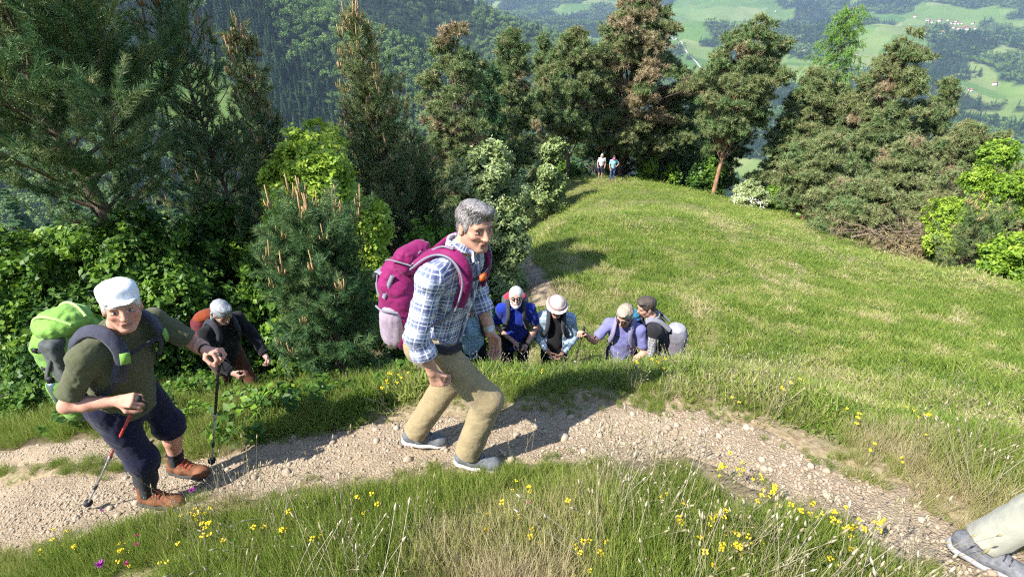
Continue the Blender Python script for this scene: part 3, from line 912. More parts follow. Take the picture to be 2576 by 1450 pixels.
# --- pines on the far shoulder
for (vx, vy, Y, R, c0, ti, br_, cl, lab, sd, tr, shp, tf) in [
    (1135, 62, 26, 1.9, .12, (.42, .56), .25, 75, 'broad olive pine with brown patches left of the silvery whitebeam', 301, .14, 'wild', 1.0),
    (1283, 62, 33, 1.6, .2, (.36, .52), .08, 62, 'slim olive pine behind the silvery whitebeam', 302, .13, 'cone', 1.05),
    (1372, 90, 40, 1.5, .2, (.38, .52), .05, 50, 'narrow pine at the left of the pine with a bare stem', 303, .13, 'cone', 1.1),
    (1448, 66, 36, 1.75, .30, (.38, .54), .10, 66, 'pine with a straight bare stem left of the two far hikers', 304, .15, 'wild', 1.1),
    (1610, -30, 40, 3.7, .22, (.40, .56), .36, 130, 'tallest pine with wide brown lower boughs behind the two far hikers', 305, .24, 'wild', 1.2),
    (1905, 62, 34, 2.0, .42, (.38, .54), .05, 78, 'pine with a tall bare leaning trunk right of the meadow top', 306, .17, 'round', 1.1),
    (2070, 185, 34, 1.6, .28, (.38, .52), .04, 80, 'dense olive pine in front of the light green larch', 307, .16, 'round', 1.1),
    (2285, 100, 32, 1.8, .25, (.38, .54), .06, 90, 'dense pine slanting to the right beyond the meadow', 308, .16, 'round', 1.1),
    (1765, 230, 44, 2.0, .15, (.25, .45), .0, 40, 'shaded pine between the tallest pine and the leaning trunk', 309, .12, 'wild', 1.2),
    (2085, 335, 25.5, 1.5, .15, (.36, .52), .0, 70, 'low spreading pine at the meadow edge below the larch', 310, .12, 'wild', 1.0),
    (2310, 345, 27, 1.6, .10, (.40, .56), .05, 76, 'wide low pine right of the spreading meadow edge pine', 311, .12, 'wild', 1.0),
    (2450, 300, 28, 1.6, .10, (.40, .54), .08, 64, 'low pine near the right edge of the picture', 312, .12, 'wild', 1.05),
    (2180, 455, 20.5, 1.25, .08, (.36, .52), .05, 52, 'small pine beside the bare branch pile', 313, .08, 'round', .9),
    (2420, 480, 20.5, 1.3, .05, (.42, .58), .12, 60, 'small olive pine behind the bare branch pile', 314, .08, 'round', .9),
    (2560, 420, 20, 1.4, .05, (.42, .56), .05, 50, 'olive pine cut by the right edge below the pale maple', 316, .09, 'round', .9),
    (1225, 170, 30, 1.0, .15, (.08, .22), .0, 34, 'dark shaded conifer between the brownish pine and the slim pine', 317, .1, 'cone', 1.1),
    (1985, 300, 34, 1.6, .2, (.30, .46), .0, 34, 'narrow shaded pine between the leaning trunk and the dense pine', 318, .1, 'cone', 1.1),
    (1835, 300, 38, 1.7, .25, (.30, .48), .0, 46, 'small pine left of the tall bare leaning trunk', 321, .09, 'wild', 1.0),
    (1725, 300, 41, 1.2, .2, (.28, .44), .0, 40, 'slender pine between the tallest pine and the dark green bush', 322, .09, 'cone', 1.0),
    (2210, 300, 30, 1.5, .25, (.34, .50), .0, 56, 'pine with thin red stems between the dense pine and the slanting pine', 323, .1, 'wild', 1.0),
    (2390, 200, 34, 1.6, .2, (.34, .50), .0, 56, 'pale olive pine right of the slanting pine', 324, .11, 'wild', 1.05),
    (2520, 330, 27, 1.5, .1, (.38, .52), .0, 52, 'olive pine behind the pale maple at the right edge', 325, .1, 'wild', 1.0),
    (1530, 120, 44, 1.9, .2, (.32, .48), .05, 60, 'pine half hidden behind the left side of the tallest pine', 319, .14, 'cone', 1.2),
    (1690, 240, 42, 1.9, .1, (.2, .4), .1, 60, 'dark pine behind the right boughs of the tallest pine', 320, .14, 'wild', 1.2)]:
    b0, t0 = tree_spot(vx, vy, Y)
    if sd == 306: b0 = b0 + np.array([-.55, 0, 0])
    if sd == 308: b0 = b0 + np.array([-.8, 0, 0])
    t0 = t0 - np.array([0, 0, .35])
    old_pine(b0, t0, R * (1.3 if vx < 1800 else 1.1), lab, sd, c0=c0, tint=(ti[0] + (.05 if vx > 1950 else -.01), ti[1] + (.05 if vx > 1950 else .01)), brown=br_, clumps=int(cl * 1.25), per=44, trunk_r=tr, shape=shp, tuft=tf, bark=m_bark_red if sd in (306, 307, 308, 310, 313, 321, 323) else m_bark)
b0, t0 = tree_spot(2478, 545, 15.5)
young_pine(b0, t0, 1.25, 0, 'bushy young pine at the lower right edge of the meadow', 315, tint=(.34, .50), candles=24, nb=6, dz=.3, trunk_r=.05, tuft=1.5, dens=.75, sub_step=.18, coll=C_TUFTM, z_start=.05, prof=lambda f: .4 + .6 * (1 - f) ** .6 if f < .95 else .3, candle_s=1.2)

# larch: light green, drooping sprays
b0, t0 = tree_spot(2140, 18, 36)
m_larch = leafmat('larch_needles', [(0, (.12, .25, .04)), (.5, (.2, .36, .07)), (1, (.28, .44, .11))], .3, .6, jitter=.5)
C_LARCH = src_collection('larch_sprays', [src_obj('larch_spray', tuft_mesh(90 + k, 40, .5, .10, .022, .3), m_larch) for k in range(3)])
rg = np.random.default_rng(400)
root = tag(empty('larch_tree', b0), 'light green larch rising behind the dense olive pine', 'tree')
H = t0[2] - b0[2]
tp = curve_path((0, 0, 0), t0 - b0, 12, .04, rg)
b = MB(); b.tube(tp, .15 * (1 - np.linspace(0, 1, 12) * .9), 7); b.build('trunk', m_bark, root)
br = MB(); T = []; Dv = []
for k in range(90):
    f = .25 + .75 * (k + .5) / 90; a = k * 2.4; L = 3.3 * ((1 - f) ** .6 * .8 + .22) * rg.uniform(.5, 1.15)
    i = min(f * 11, 10.99); i0 = int(i); o = tp[i0] * (1 - (i - i0)) + tp[i0 + 1] * (i - i0)
    s = np.linspace(0, 1, 7)[:, None]; out = np.array([math.cos(a), math.sin(a), 0])
    P = o + L * (out * s + np.array([0, 0, 1]) * (.45 * s ** 2 * .9 - .15 * s))
    br.tube(P, np.linspace(.03, .006, 7), 4, False)
    for q in range(24):
        u = rg.uniform(.2, 1); j = min(int(u * 6), 5); p = P[j] + rg.normal(0, .08, 3)
        T.append(p); Dv.append(out * .5 + rg.normal(0, .35, 3) + np.array([0, 0, -.7]))
br.build('branches', m_bark, root)
scatter('crown', C_LARCH, T, dir_rot(Dv), rg.uniform(.6, 1.2, len(T)), rg.uniform(0, .5, len(T)), root)

# bushes along the far tree line
for (vx, vy, Y, R, lab, sd, coll, n, ti, sz) in [
    (1430, 415, 37, .95, 'green bush left of the two far hikers', 221, C_LEAFF, 420, (.25, .45), 1.0),
    (1635, 385, 39, 1.1, 'bright green bush right of the two far hikers', 222, C_LEAFF, 480, (.45, .62), 1.0),
    (1560, 375, 43, 1.5, 'dark bush behind the two far hikers', 223, C_LEAFF, 420, (.1, .3), 1.0),
    (1780, 395, 37, 1.5, 'dark green bush below the shaded pine', 224, C_LEAFF, 650, (.12, .3), 1.0),
    (1690, 420, 38.5, .8, 'low green bush at the top of the meadow', 225, C_LEAFF, 260, (.3, .5), 1.0),
    (1960, 470, 31, 1.0, 'olive bush right of the white flowering bush', 226, C_LEAFF, 300, (.2, .4), 1.0),
    (2540, 355, 17, 1.3, 'pale yellow green maple at the right edge', 227, C_LEAF, 2600, (.48, .70), 1.0),
    (2570, 600, 14, .8, 'green bush at the right edge below the pale maple', 228, C_LEAF, 700, (.35, .55), 1.3),
    (1345, 470, 33, 1.1, 'dull green bush at the left end of the meadow top', 229, C_LEAFF, 360, (.2, .42), 1.0)]:
    b0, t0 = tree_spot(vx, vy, Y)
    shrub('leafy_bush', b0, max(1.0, t0[2] - b0[2]), R, lab, sd, coll, n, ti, sz)
b0, t0 = tree_spot(1895, 462, 30)
wf = shrub('flowering_bush', b0, max(1.0, t0[2] - b0[2]), .95, 'bush covered in white blossom at the meadow edge', 230, C_SILV, 900, (.3, .6), .8)
m_blos = simple('white_blossom', (.75, .73, .62), .8, .1, 10, 0)
bm_ = MB()
for k in range(5):
    bm_.blob(np.random.default_rng(k).normal(0, .05, 3), .04, 5, 4)
C_BLOS = src_collection('blossom', [src_obj('blossom', bm_.mesh('blossom'), m_blos)])
rg = np.random.default_rng(9); u = rand_dirs(110, rg, -.2, 1)
scatter('blossom', C_BLOS, u * np.array([.95, .95, .55]) * rg.uniform(.85, 1.1, (110, 1)) + np.array([0, 0, .5]), np.zeros((110, 3)), rg.uniform(.5, 1.0, 110), None, wf)

m_brush = simple('brush_wood', (.20, .15, .11), .95, .3, 12, .4, .01)
# heap of bare branches of a fallen pine
hb = hit(2290, 610) 
if hb is None: hb = at_depth(2290, 560, 21)
hp = at_y(2275, 560, 18.6); hp[2] = float(gz(hp[0], hp[1]))
root = tag(empty('fallen_branch_heap', hp), 'heap of bare grey brown branches of a fallen pine beyond the meadow', 'branches')
rg = np.random.default_rng(77)
for k in range(36):
    b = MB(); a = rg.uniform(0, 6.28); L = rg.uniform(.7, 2.1)
    p0 = np.array([rg.normal(0, .6), rg.normal(0, .4), rg.uniform(.1, 1.0)])
    d = np.array([math.cos(a), math.sin(a) * .6, rg.uniform(-.15, .55)])
    P = curve_path(p0, p0 + d * L, 6, .05, rg); P[:, 2] = np.maximum(P[:, 2], .03)
    b.tube(P, np.linspace(rg.uniform(.02, .05), .008, 6), 5)
    for q in range(5):
        j = rg.integers(1, 5); b.tube([P[j], P[j] + nrm(d + rg.normal(0, .7, 3)) * rg.uniform(.2, .7)], [.012, .004], 4, False)
    b.build('branch', m_brush, root)
nn = 240
T = np.stack([rg.normal(0, .9, nn), rg.normal(0, .5, nn), np.abs(rg.normal(.2, .35, nn))], 1)
scatter('dry_twigs', C_TUFTF, T, dir_rot(rand_dirs(nn, rg, -.2, 1)), rg.uniform(.7, 1.3, nn), np.full(nn, .85), root)
# ------------------------------------------------------------------ far woods, farms, road, haze
def cluster_tree(seed, kind):
    rg = np.random.default_rng(seed)
    if kind == 'spruce':
        n = 230
        t = rg.random(n) ** .85; z = 1 + 17 * t; R = 2.7 * (1 - t) ** .9 + .15
        a = rg.random(n) * 6.283; rr = R * rg.uniform(.55, 1.05, n)
        c = np.stack([np.cos(a) * rr, np.sin(a) * rr, z], 1)
        d = np.stack([np.cos(a), np.sin(a), rg.normal(-.35, .25, n)], 1)
        up = np.stack([np.cos(a) * .3, np.sin(a) * .3, np.ones(n)], 1) + rg.normal(0, .3, (n, 3))
        L = (1.0 + 1.0 * (1 - t)); W = .9 + .5 * (1 - t)
    else:
        n = 260
        lob = rg.normal(0, 1, (8, 3)) * np.array([2.0, 2.0, 2.2]) + np.array([0, 0, 8.5])
        k = rg.integers(0, 8, n); u = rand_dirs(n, rg, -.5, 1)
        c = lob[k] + u * rg.uniform(1.7, 2.5, (n, 1))
        d = rand_dirs(n, rg, -.3, .5); up = u + rg.normal(0, .35, (n, 3)); L = np.full(n, 1.25); W = np.full(n, 1.1)
    d /= np.linalg.norm(d, axis=1, keepdims=True)
    s = np.cross(d, up); s /= np.linalg.norm(s, axis=1, keepdims=True)
    L = L[:, None]; W = W[:, None] / 2
    V = np.stack([c - d * L * .5, c + s * W, c + d * L * .5, c - s * W], 1).reshape(-1, 3)
    o = np.arange(n)[:, None] * 4
    b = MB(); b.add(V, o + np.array([[0, 1, 2, 3]]))
    b.tube([(0, 0, -1), (0, 0, 8)], [.3, .2], 5)
    return b.mesh('far_tree', False)
m_fwood = leafmat('far_foliage', [(0, (.026, .062, .03)), (.3, (.055, .115, .042)), (.5, (.14, .24, .065)), (.75, (.26, .37, .10)), (1, (.34, .43, .14))], .25, .8, jitter=.22, spec=.1)
C_SPR = src_collection('far_spruces', [src_obj('far_spruce', cluster_tree(500 + k, 'spruce'), m_fwood) for k in range(3)])
C_DEC = src_collection('far_broadleaves', [src_obj('far_broadleaf', cluster_tree(510 + k, 'dec'), m_fwood) for k in range(3)])
rg = np.random.default_rng(12)
XS = []; 
for r0, r1, sp_, a0, a1 in ((112, 560, 9.0, -52, 52), (560, 1250, 6.6, -52, 14), (1250, 2200, 9.5, -52, 52), (2200, 5600, 14.5, -50, 50)):
    n = int(math.radians(a1 - a0) / 2 * (r1 ** 2 - r0 ** 2) / sp_ ** 2)
    r = np.sqrt(rg.uniform(r0 ** 2, r1 ** 2, n)); a = np.radians(rg.uniform(a0, a1, n))
    XS.append(np.stack([r * np.sin(a), r * np.cos(a)], 1))
XY = np.vstack(XS)
XY = XY[far_forest(XY[:, 0], XY[:, 1])]
zz = z_far(XY[:, 0], XY[:, 1]); rr = np.hypot(XY[:, 0], XY[:, 1])
zz = np.where(rr < 130, gz(XY[:, 0], XY[:, 1]), zz)
# hidden behind the near slope: leave out what no line of sight reaches
el = np.degrees(np.arctan2(zz + 20 - CAM[2], rr))
ok = (el > -32)
XY, zz, rr = XY[ok], zz[ok], rr[ok]
isd = (fbm(XY[:, 0] / 140, XY[:, 1] / 140, 0, 71) + rg.normal(0, .09, len(XY))) > np.where(XY[:, 0] < 150, .475, .53)
for nm, coll, sel, lab, tb in (('spruce_wood', C_SPR, ~isd, 'dark spruce woods on the mountainsides across the valley', .05), ('broadleaf_wood', C_DEC, isd, 'lighter green broadleaf woods on the mountainsides across the valley', .45)):
    P = np.stack([XY[sel, 0], XY[sel, 1], zz[sel] - .5], 1); n = len(P)
    sc_ = rg.uniform(.65, 1.3, n) * np.where(rr[sel] > 2000, 1.25, 1.1) * (1.0 if coll is C_SPR else 1.0)
    o = scatter(nm, coll, P, np.stack([np.zeros(n), np.zeros(n), rg.random(n) * 6.28], 1), sc_, tb + .35 * (fbm(P[:, 0] / 60, P[:, 1] / 60, 0, 81) - .4), None)
    tag(o, lab, 'forest', None, 'stuff')

# farms and village
m_wall = simple('house_plaster', (.72, .68, .60), .9, .1, 1, 0)
m_roof = simple('house_roof_tiles', (.32, .15, .10), .9, .2, 1, 0)
wb = MB(); wb.box((0, 0, 2.5), (5.5, 4.2, 3.5)); wm = wb.mesh('wall', False); wm.materials.append(m_wall)
rb = MB(); rb.add([(-6, -5, 5.8), (6, -5, 5.8), (6, 5, 5.8), (-6, 5, 5.8), (-6, 0, 9.6), (6, 0, 9.6)], [np.array([[0, 1, 5, 4], [2, 3, 4, 5], [3, 2, 1, 0]]), np.array([[0, 4, 3], [1, 2, 5]])])
rm = rb.mesh('roof', False); rm.materials.append(m_roof)
rg = np.random.default_rng(15)
def house(vx, vy, lab, grp):
    p = hit(vx, vy, 9000.0, 400.0)
    if p is None: return
    o = tag(empty('house', (p[0], p[1], p[2] - .5), rg.random() * 3.1), lab, 'house', grp)
    s = rg.uniform(.9, 1.7); o.scale = (s, s, s)
    for m in (wm, rm):
        c = bpy.data.objects.new(m.name.split('.')[0], m); COL.objects.link(c); c.parent = o
for k in range(26):
    house(2390 + rg.normal(0, 38), 68 + rg.normal(0, 9), 'small pale house of the far village at the upper right', 'houses of the far village')
for k in range(9):
    house(1772 + k * 7 + rg.normal(0, 4), 168 + k * 7 + rg.normal(0, 5), 'tiny pale house beside the far road between the pines', 'houses beside the far road')
for k, (vx, vy) in enumerate([(1700, 100), (2150, 140), (2020, 130), (2480, 100), (2500, 215), (2300, 45), (1640, 60), (1950, 30), (2440, 230)]):
    house(vx, vy, 'lone farmhouse on the far meadows', 'lone farmhouses across the valley')

# pale road on the far slope
rp = []
for vx, vy in [(1640, 60), (1690, 95), (1722, 125), (1752, 158), (1785, 190), (1800, 220), (1790, 250)]:
    p = hit(vx, vy, 9000.0, 400.0)
    if p is not None: rp.append(p[:2])
if len(rp) > 2:
    Q = resample(np.array(rp), 12.0); T = np.gradient(Q, axis=0); T /= np.linalg.norm(T, axis=1, keepdims=True)
    Nn = np.stack([T[:, 1], -T[:, 0]], 1); V = []
    for s in (-4, 4):
        X = Q + Nn * s; V.append(np.stack([X[:, 0], X[:, 1], gz(X[:, 0], X[:, 1]) + 2.0], 1))
    n = len(Q); i = np.arange(n - 1)[:, None]
    me = np_mesh('road', np.vstack(V), np.hstack([i, i + 1, i + n + 1, i + n]))
    tag(link('road', me, simple('road_asphalt', (.40, .39, .37), .9, .1, .05, 0)), 'pale road winding down the far slope', None, None, 'structure')

# hazy air
hz = MB(); hz.box((0, 0, (-800 + 560) / 2), (9300, 9300, 680))
m_haze = bpy.data.materials.new('haze'); m_haze.use_nodes = True
nt = m_haze.node_tree; nt.nodes.remove(nt.nodes['Principled BSDF'])
pv = N(nt, 'ShaderNodeVolumePrincipled')
pv.inputs['Color'].default_value = (.55, .72, 1.0, 1)
pv.inputs['Density'].default_value = 0.00011
pv.inputs['Anisotropy'].default_value = 0.2
pv.inputs['Density Attribute'].default_value = ''
nt.links.new(pv.outputs[0], nt.nodes['Material Output'].inputs['Volume'])
tag(hz.build('haze', m_haze, None, False), 'blue haze in the valley air', None, None, 'stuff')
# ------------------------------------------------------------------ grass
def grass_mesh(seed, n, hh, ww, rad, lean=.45, droop=.35, seg=3):
    rg = np.random.default_rng(seed)
    a = rg.random(n) * 6.283; r = rad * np.sqrt(rg.random(n))
    base = np.stack([np.cos(a) * r, np.sin(a) * r, np.full(n, -.01)], 1)
    a2 = a + rg.normal(0, .9, n); l = np.abs(rg.normal(0, lean, n))
    d = np.stack([np.cos(a2) * l, np.sin(a2) * l, np.ones(n)], 1)
    b = MB(); b.add(*strips(base, d, hh * rg.uniform(.45, 1.15, n), ww, seg, droop * rg.random(), rg))
    me = b.mesh('grass_clump', False)
    attr_f(me, 'blade', np.repeat(rg.random(n), 2 * seg + 1))
    return me
GRASS = [(0, (.098, .178, .024)), (.25, (.182, .262, .04)), (.45, (.285, .335, .072)), (.62, (.36, .35, .13)), (.8, (.48, .41, .22)), (1, (.56, .47, .31))]
m_grass = leafmat('grass_blades', GRASS, .35, .6, jitter=.22, spec=.2, blade=.42)
C_GR = src_collection('grass_near', [src_obj('grass_clump', grass_mesh(600 + k, 50, .23, .0044, .062, .55), m_grass) for k in range(5)])
C_GM = src_collection('grass_meadow', [src_obj('grass_clump', grass_mesh(620 + k, 50, .12, .008, .13, .7, .3, 2), m_grass) for k in range(4)])
C_GF = src_collection('grass_meadow_far', [src_obj('grass_clump', grass_mesh(640 + k, 46, .20, .026, .40, .7, .2, 1), m_grass) for k in range(4)])

def stalk_mesh(seed):
    rg = np.random.default_rng(seed); b = MB()
    for k in range(3):
        a = rg.random() * 6.28; H = rg.uniform(.28, .48); l = rg.uniform(.05, .3)
        P = np.array([[math.cos(a) * l * H * t * t, math.sin(a) * l * H * t * t, H * t] for t in np.linspace(0, 1, 5)]) + np.array([rg.normal(0, .03), rg.normal(0, .03), 0])
        b.tube(P, [.0016, .0014, .0012, .0011, .001], 3, False)
        d = nrm(P[-1] - P[-2])
        b.tube([P[-1] - d * .005, P[-1] + d * .012, P[-1] + d * .028], [.0015, .0048, .001], 5)
    return b.mesh('seed_stalk', False)
m_straw = leafmat('straw', [(0, (.26, .24, .11)), (.5, (.42, .36, .22)), (1, (.58, .52, .40))], .2, .7, jitter=1.0)
C_ST = src_collection('seed_stalks', [src_obj('seed_stalk', stalk_mesh(660 + k), m_straw) for k in range(5)])

def place(n, r0, r1, a0, a1, rg, power=1.0):
    u = rg.random(n)
    r = r0 * (r1 / r0) ** u if power == 0 else (r0 ** power + u * (r1 ** power - r0 ** power)) ** (1 / power)
    a = np.radians(rg.uniform(a0, a1, n))
    return r * np.sin(a), r * np.cos(a)

def mass(name, coll, x, y, scl, tint, label, rg, tilt=.18):
    n = len(x)
    z = gz(x, y)
    o = scatter(name, coll, np.stack([x, y, z], 1), np.stack([rg.normal(0, tilt, n), rg.normal(0, tilt, n), rg.random(n) * 6.28], 1), scl, tint)
    return tag(o, label, 'grass', None, 'stuff')

rg = np.random.default_rng(21)
# near bank and path edges
x, y = place(17000, .45, 5.2, -64, 62, rg, 1.35)
pd = path_dist(x, y); ff = forest_floor(x, y)
p_keep = np.where(pd < 0, .0, np.clip(.75 + pd * 3, 0, 1)) * (1 - .8 * ff)
edge_tuft = (pd > -.10) & (pd <= .02) & (fbm(x * 4, y * 4, 0, 90) > .56)
ok = (rg.random(len(x)) < p_keep) | edge_tuft
lump = fbm(x * 2.2, y * 2.2, 0, 91); dry = fbm(x * 1.4, y * 1.4, 0, 92)
ok &= (lump > .34)
x, y, lump, dry, pd = x[ok], y[ok], lump[ok], dry[ok], pd[ok]
crest_h = (1 - .68 * np.exp(-((y - 3.3) / .7) ** 2) * (x > -1.2)) * (1 - .45 * sstep(.9, 2.0, x) * sstep(1.8, 2.8, y))
h = (.32 + .95 * lump) * (.45 + .55 * sstep(0, .35, pd)) * crest_h
tint = np.clip((dry - .5) * 2.0 + .03 - .12 * sstep(.9, 2.2, x) * sstep(1.8, 2.8, y) + rg.normal(0, .10, len(x)), 0, .68)
mass('long_grass', C_GR, x, y, np.stack([h * .9, h * .9, h], 1), tint, 'long mixed green and dry grass on the banks beside the path', rg)
# meadow, fading outward
x, y = place(13500, 3.0, 16, -32, 54, rg, .9)
pd = path_dist(x, y); ff = forest_floor(x, y)
ok = (pd > .03) & (rg.random(len(x)) > ff * .93)
x, y = x[ok], y[ok]; r = np.hypot(x, y)
dry = fbm(x * 2.6, y * 2.6, 0, 94) * .75 + fbm(x * .3, y * .3, 0, 95) * .25
lump = fbm(x * 1.2, y * 1.2, 0, 96)
s = (.7 + .9 * lump) * (.8 + r * .045)
mass('meadow_grass', C_GM, x, y, np.stack([s, s, s * (.28 + .5 * lump)], 1), np.clip((dry - .49) * 2.2 - .08 + rg.normal(0, .09, len(x)), -.15, .5), 'short sunlit grass covering the near side of the meadow', rg)
x, y = place(15000, 14, 50, -14, 54, rg, .8)
ff = forest_floor(x, y); ok = (rg.random(len(x)) > ff * .95) & (path_dist(x, y) > .05)
x, y = x[ok], y[ok]; r = np.hypot(x, y)
dry = fbm(x * 1.2, y * 1.2, 0, 94) * .75 + fbm(x * .16, y * .16, 0, 95) * .25
lump = fbm(x * .7, y * .7, 0, 96)
s = (.55 + .7 * lump) * (.7 + r * .016)
mass('meadow_grass', C_GF, x, y, np.stack([s, s, s * (.22 + .36 * lump)], 1), np.clip((dry - .49) * 2.0 - .09 + rg.normal(0, .08, len(x)), -.15, .45), 'short pale grass covering the top of the meadow', rg)
# dry stalks with seed heads
x, y = place(5600, .7, 6.5, -55, 55, rg, 1.2)
pd = path_dist(x, y); ff = forest_floor(x, y); cl = fbm(x * 1.6, y * 1.6, 0, 97)
crest = np.exp(-((y - 3.15) / .35) ** 2) * (x > -.6)
ok = (pd > .02) & (ff < .5) & (rg.random(len(x)) < np.clip((cl - .45) * 3 + .45 * crest, 0, 1))
x, y = x[ok], y[ok]; n = len(x)
mass('seed_stalks', C_ST, x, y, rg.uniform(.45, 1.1, n) * np.where(y > 2.6, .62, 1.0), None, 'thin dry grass stalks with pale seed heads', rg, .25)
# leafy undergrowth on the forest floor
C_UG = C_LEAF
x, y = place(3600, 3.0, 14, -58, 4, rg, 1.0)
ff = forest_floor(x, y); cl = fbm(x * 1.3, y * 1.3, 0, 98)
ok = (ff > .25) & (cl > .47) & (path_dist(x, y) > .05)
x, y = x[ok], y[ok]; n = len(x)
o = scatter('undergrowth', C_LEAF, np.stack([x, y, gz(x, y) + rg.uniform(.0, .22, n)], 1), np.stack([rg.normal(0, .3, n), rg.normal(0, .3, n), rg.random(n) * 6.28], 1), rg.uniform(.5, 1.0, n), rg.uniform(.1, .4, n))
tag(o, 'leafy undergrowth on the dark forest floor at left', 'undergrowth', None, 'stuff')
x, y = place(5000, 2.6, 7, -58, 0, rg, 1.0)
ff = forest_floor(x, y); cl = fbm(x * 1.7, y * 1.7, 0, 99)
ok = (ff > .1) & (cl > .5) & (path_dist(x, y) > .03)
x, y = x[ok], y[ok]; n = len(x)
mass('shade_grass', C_GR, x, y, rg.uniform(.5, 1.0, n), np.full(n, .02), 'dark green grass at the edge of the wood', rg)
# dead twigs on the forest floor
rg = np.random.default_rng(31)
for k in range(34):
    vx, vy = rg.uniform(60, 1130), rg.uniform(880, 1010)
    p = hit(vx, vy)
    if p is None or p[1] < 3.2: continue
    a = rg.random() * 6.28; L = rg.uniform(.3, 1.1); b = MB()
    q = curve_path((0, 0, .03), (math.cos(a) * L, math.sin(a) * L, 0), 6, .03, rg)
    q[:, 2] = gz(q[:, 0] + p[0], q[:, 1] + p[1]) - p[2] + .03 + .06 * rg.random()
    b.tube(q, np.linspace(.012, .004, 6), 4)
    for j in range(3): b.tube([q[j + 1], q[j + 1] + nrm(rg.normal(0, 1, 3) + (0, 0, .5)) * .15], [.005, .002], 3, False)
    o = b.build('dead_twig', m_dead, None, True, p); tag(o, 'dead grey twig lying on the forest floor', 'twig', 'dead twigs on the forest floor')

# ------------------------------------------------------------------ flowers
m_stem = simple('flower_stem', (.10, .17, .04), .8, .2, 40, 0)
m_yel = simple('yellow_petals', (.80, .58, .02), .6, .12, 60, 0)
m_pur = simple('purple_petals', (.48, .06, .42), .7, .25, 90, 0)
m_pink = simple('pink_petals', (.52, .07, .20), .7, .25, 90, 0)
def yellow_meshes(seed):
    rg = np.random.default_rng(seed); st = MB(); bl = MB()
    for k in range(rg.integers(2, 6)):
        H = rg.uniform(.08, .17); o = np.array([rg.normal(0, .025), rg.normal(0, .025), 0])
        t = o + np.array([rg.normal(0, .03), rg.normal(0, .03), H])
        st.tube([o, (o + t) / 2 + rg.normal(0, .006, 3), t], [.0016, .0014, .0012], 4, False)
        for j in range(rg.integers(3, 6)):
            a = j * 1.5 + rg.random(); c = t + np.array([math.cos(a) * .009, math.sin(a) * .009, rg.uniform(-.004, .006)])
            bl.blob(c, (.0068, .0054, .0048), 6, 4, .3, rg)
    return st.mesh('stem'), bl.mesh('bloom')
YM = [yellow_meshes(700 + k) for k in range(6)]
for a, b in YM: a.materials.append(m_stem); b.materials.append(m_yel)
rg = np.random.default_rng(41)
spots = []
for (vx, vy, sx, sy, n, where) in [
    (1800, 1360, 80, 34, 13, 'in the dense cluster at the bottom right of the bank'), (1965, 1285, 55, 30, 8, 'in the cluster where the lower bank meets the path bend'), (1870, 1420, 40, 14, 8, 'in the small cluster at the bottom edge right of centre'),
    (500, 1340, 60, 40, 7, 'in the sparse patch right of the brown boots'), (1330, 1360, 90, 50, 10, 'scattered in the bank grass below the striding man'), (2120, 1380, 40, 40, 9, 'along the lower side of the descending path at right'),
    (1560, 1400, 120, 30, 6, 'scattered at the bottom centre of the bank'), (800, 1390, 120, 40, 9, 'scattered at the bottom left of centre'), (1880, 1215, 30, 10, 8, 'at the tip of the bank beside the path bend'),
    (1330, 915, 55, 12, 26, 'in the yellow band on the crest behind the striding man'), (1450, 905, 50, 12, 10, 'on the crest below the sun hat hiker'), (1000, 985, 25, 10, 8, 'behind the striding man\'s rear foot'), (1560, 925, 60, 10, 6, 'on the crest below the hiker in lilac'),
    (2230, 1110, 90, 40, 9, 'on the slope right of the path'), (2000, 1000, 80, 20, 6, 'on the grass shoulder above the path bend'), (160, 1050, 12, 8, 2, 'in the grass left of the white cap man\'s shorts'), (300, 1410, 150, 20, 8, 'in the bottom left corner grass')]:
    for k in range(n):
        p = hit(vx + rg.normal(0, sx), vy + rg.normal(0, sy))
        if p is not None and p[1] < 6 and path_dist(p[:1], p[1:2])[0] > .0: spots.append((p, where))
for k, (p, where) in enumerate(spots):
    o = tag(empty('yellow_flower', p, rg.random() * 6.28), 'small yellow vetch flower ' + where, 'flower', 'yellow flowers ' + where)
    s = rg.uniform(.65, 1.05); o.scale = (s, s, s)
    for m in YM[k % 6]:
        c = bpy.data.objects.new(m.name.split('.')[0], m); COL.objects.link(c); c.parent = o

def thistle(vx, vy, H, s, mat, label, lean=(0, 0), group=None, p=None):
    """bloom seen at that picture spot, H above the ground below it"""
    d = vdir(vx, vy); g = None
    qs = CAM + np.linspace(.8, 8, 400)[:, None] * d
    kk = np.nonzero(qs[:, 2] - H < gz(qs[:, 0], qs[:, 1]))[0]
    if len(kk): g = qs[kk[0]]
    if g is None: return
    base = np.array([g[0] + lean[0], g[1] + lean[1], 0]); base[2] = float(gz(base[0], base[1]))
    o = tag(empty('purple_flower', base), label, 'flower', group)
    t = g - base
    st = MB(); st.tube(curve_path((0, 0, -.01), t, 6, .006, rg), np.linspace(.0026, .0018, 6), 5, False); st.build('stem', m_stem, o)
    c = MB(); c.blob(t - (0, 0, .006 * s), (.008 * s, .008 * s, .009 * s), 8, 6); c.build('calyx', m_stem, o)
    b = MB(); n = 46; dd = rand_dirs(n, rg, .0, 1)
    b.add(*strips(np.repeat(t[None], n, 0), dd, .021 * s * rg.uniform(.8, 1.2, n), .0048 * s, 2, 0, rg)); b.build('bloom', mat, o, False)
thistle(483, 1232, .30, 1.0, m_pur, 'purple knapweed flower beside the brown boots')
thistle(252, 1418, .20, 1.25, m_pur, 'largest purple knapweed flower at the bottom left')
thistle(345, 1345, .20, .55, m_pink, 'upper of two small pink buds at the bottom left')
thistle(344, 1368, .18, .6, m_pink, 'lower of two small pink buds at the bottom left')
thistle(318, 1416, .15, .7, m_pink, 'faded pink flower right of the largest purple knapweed')
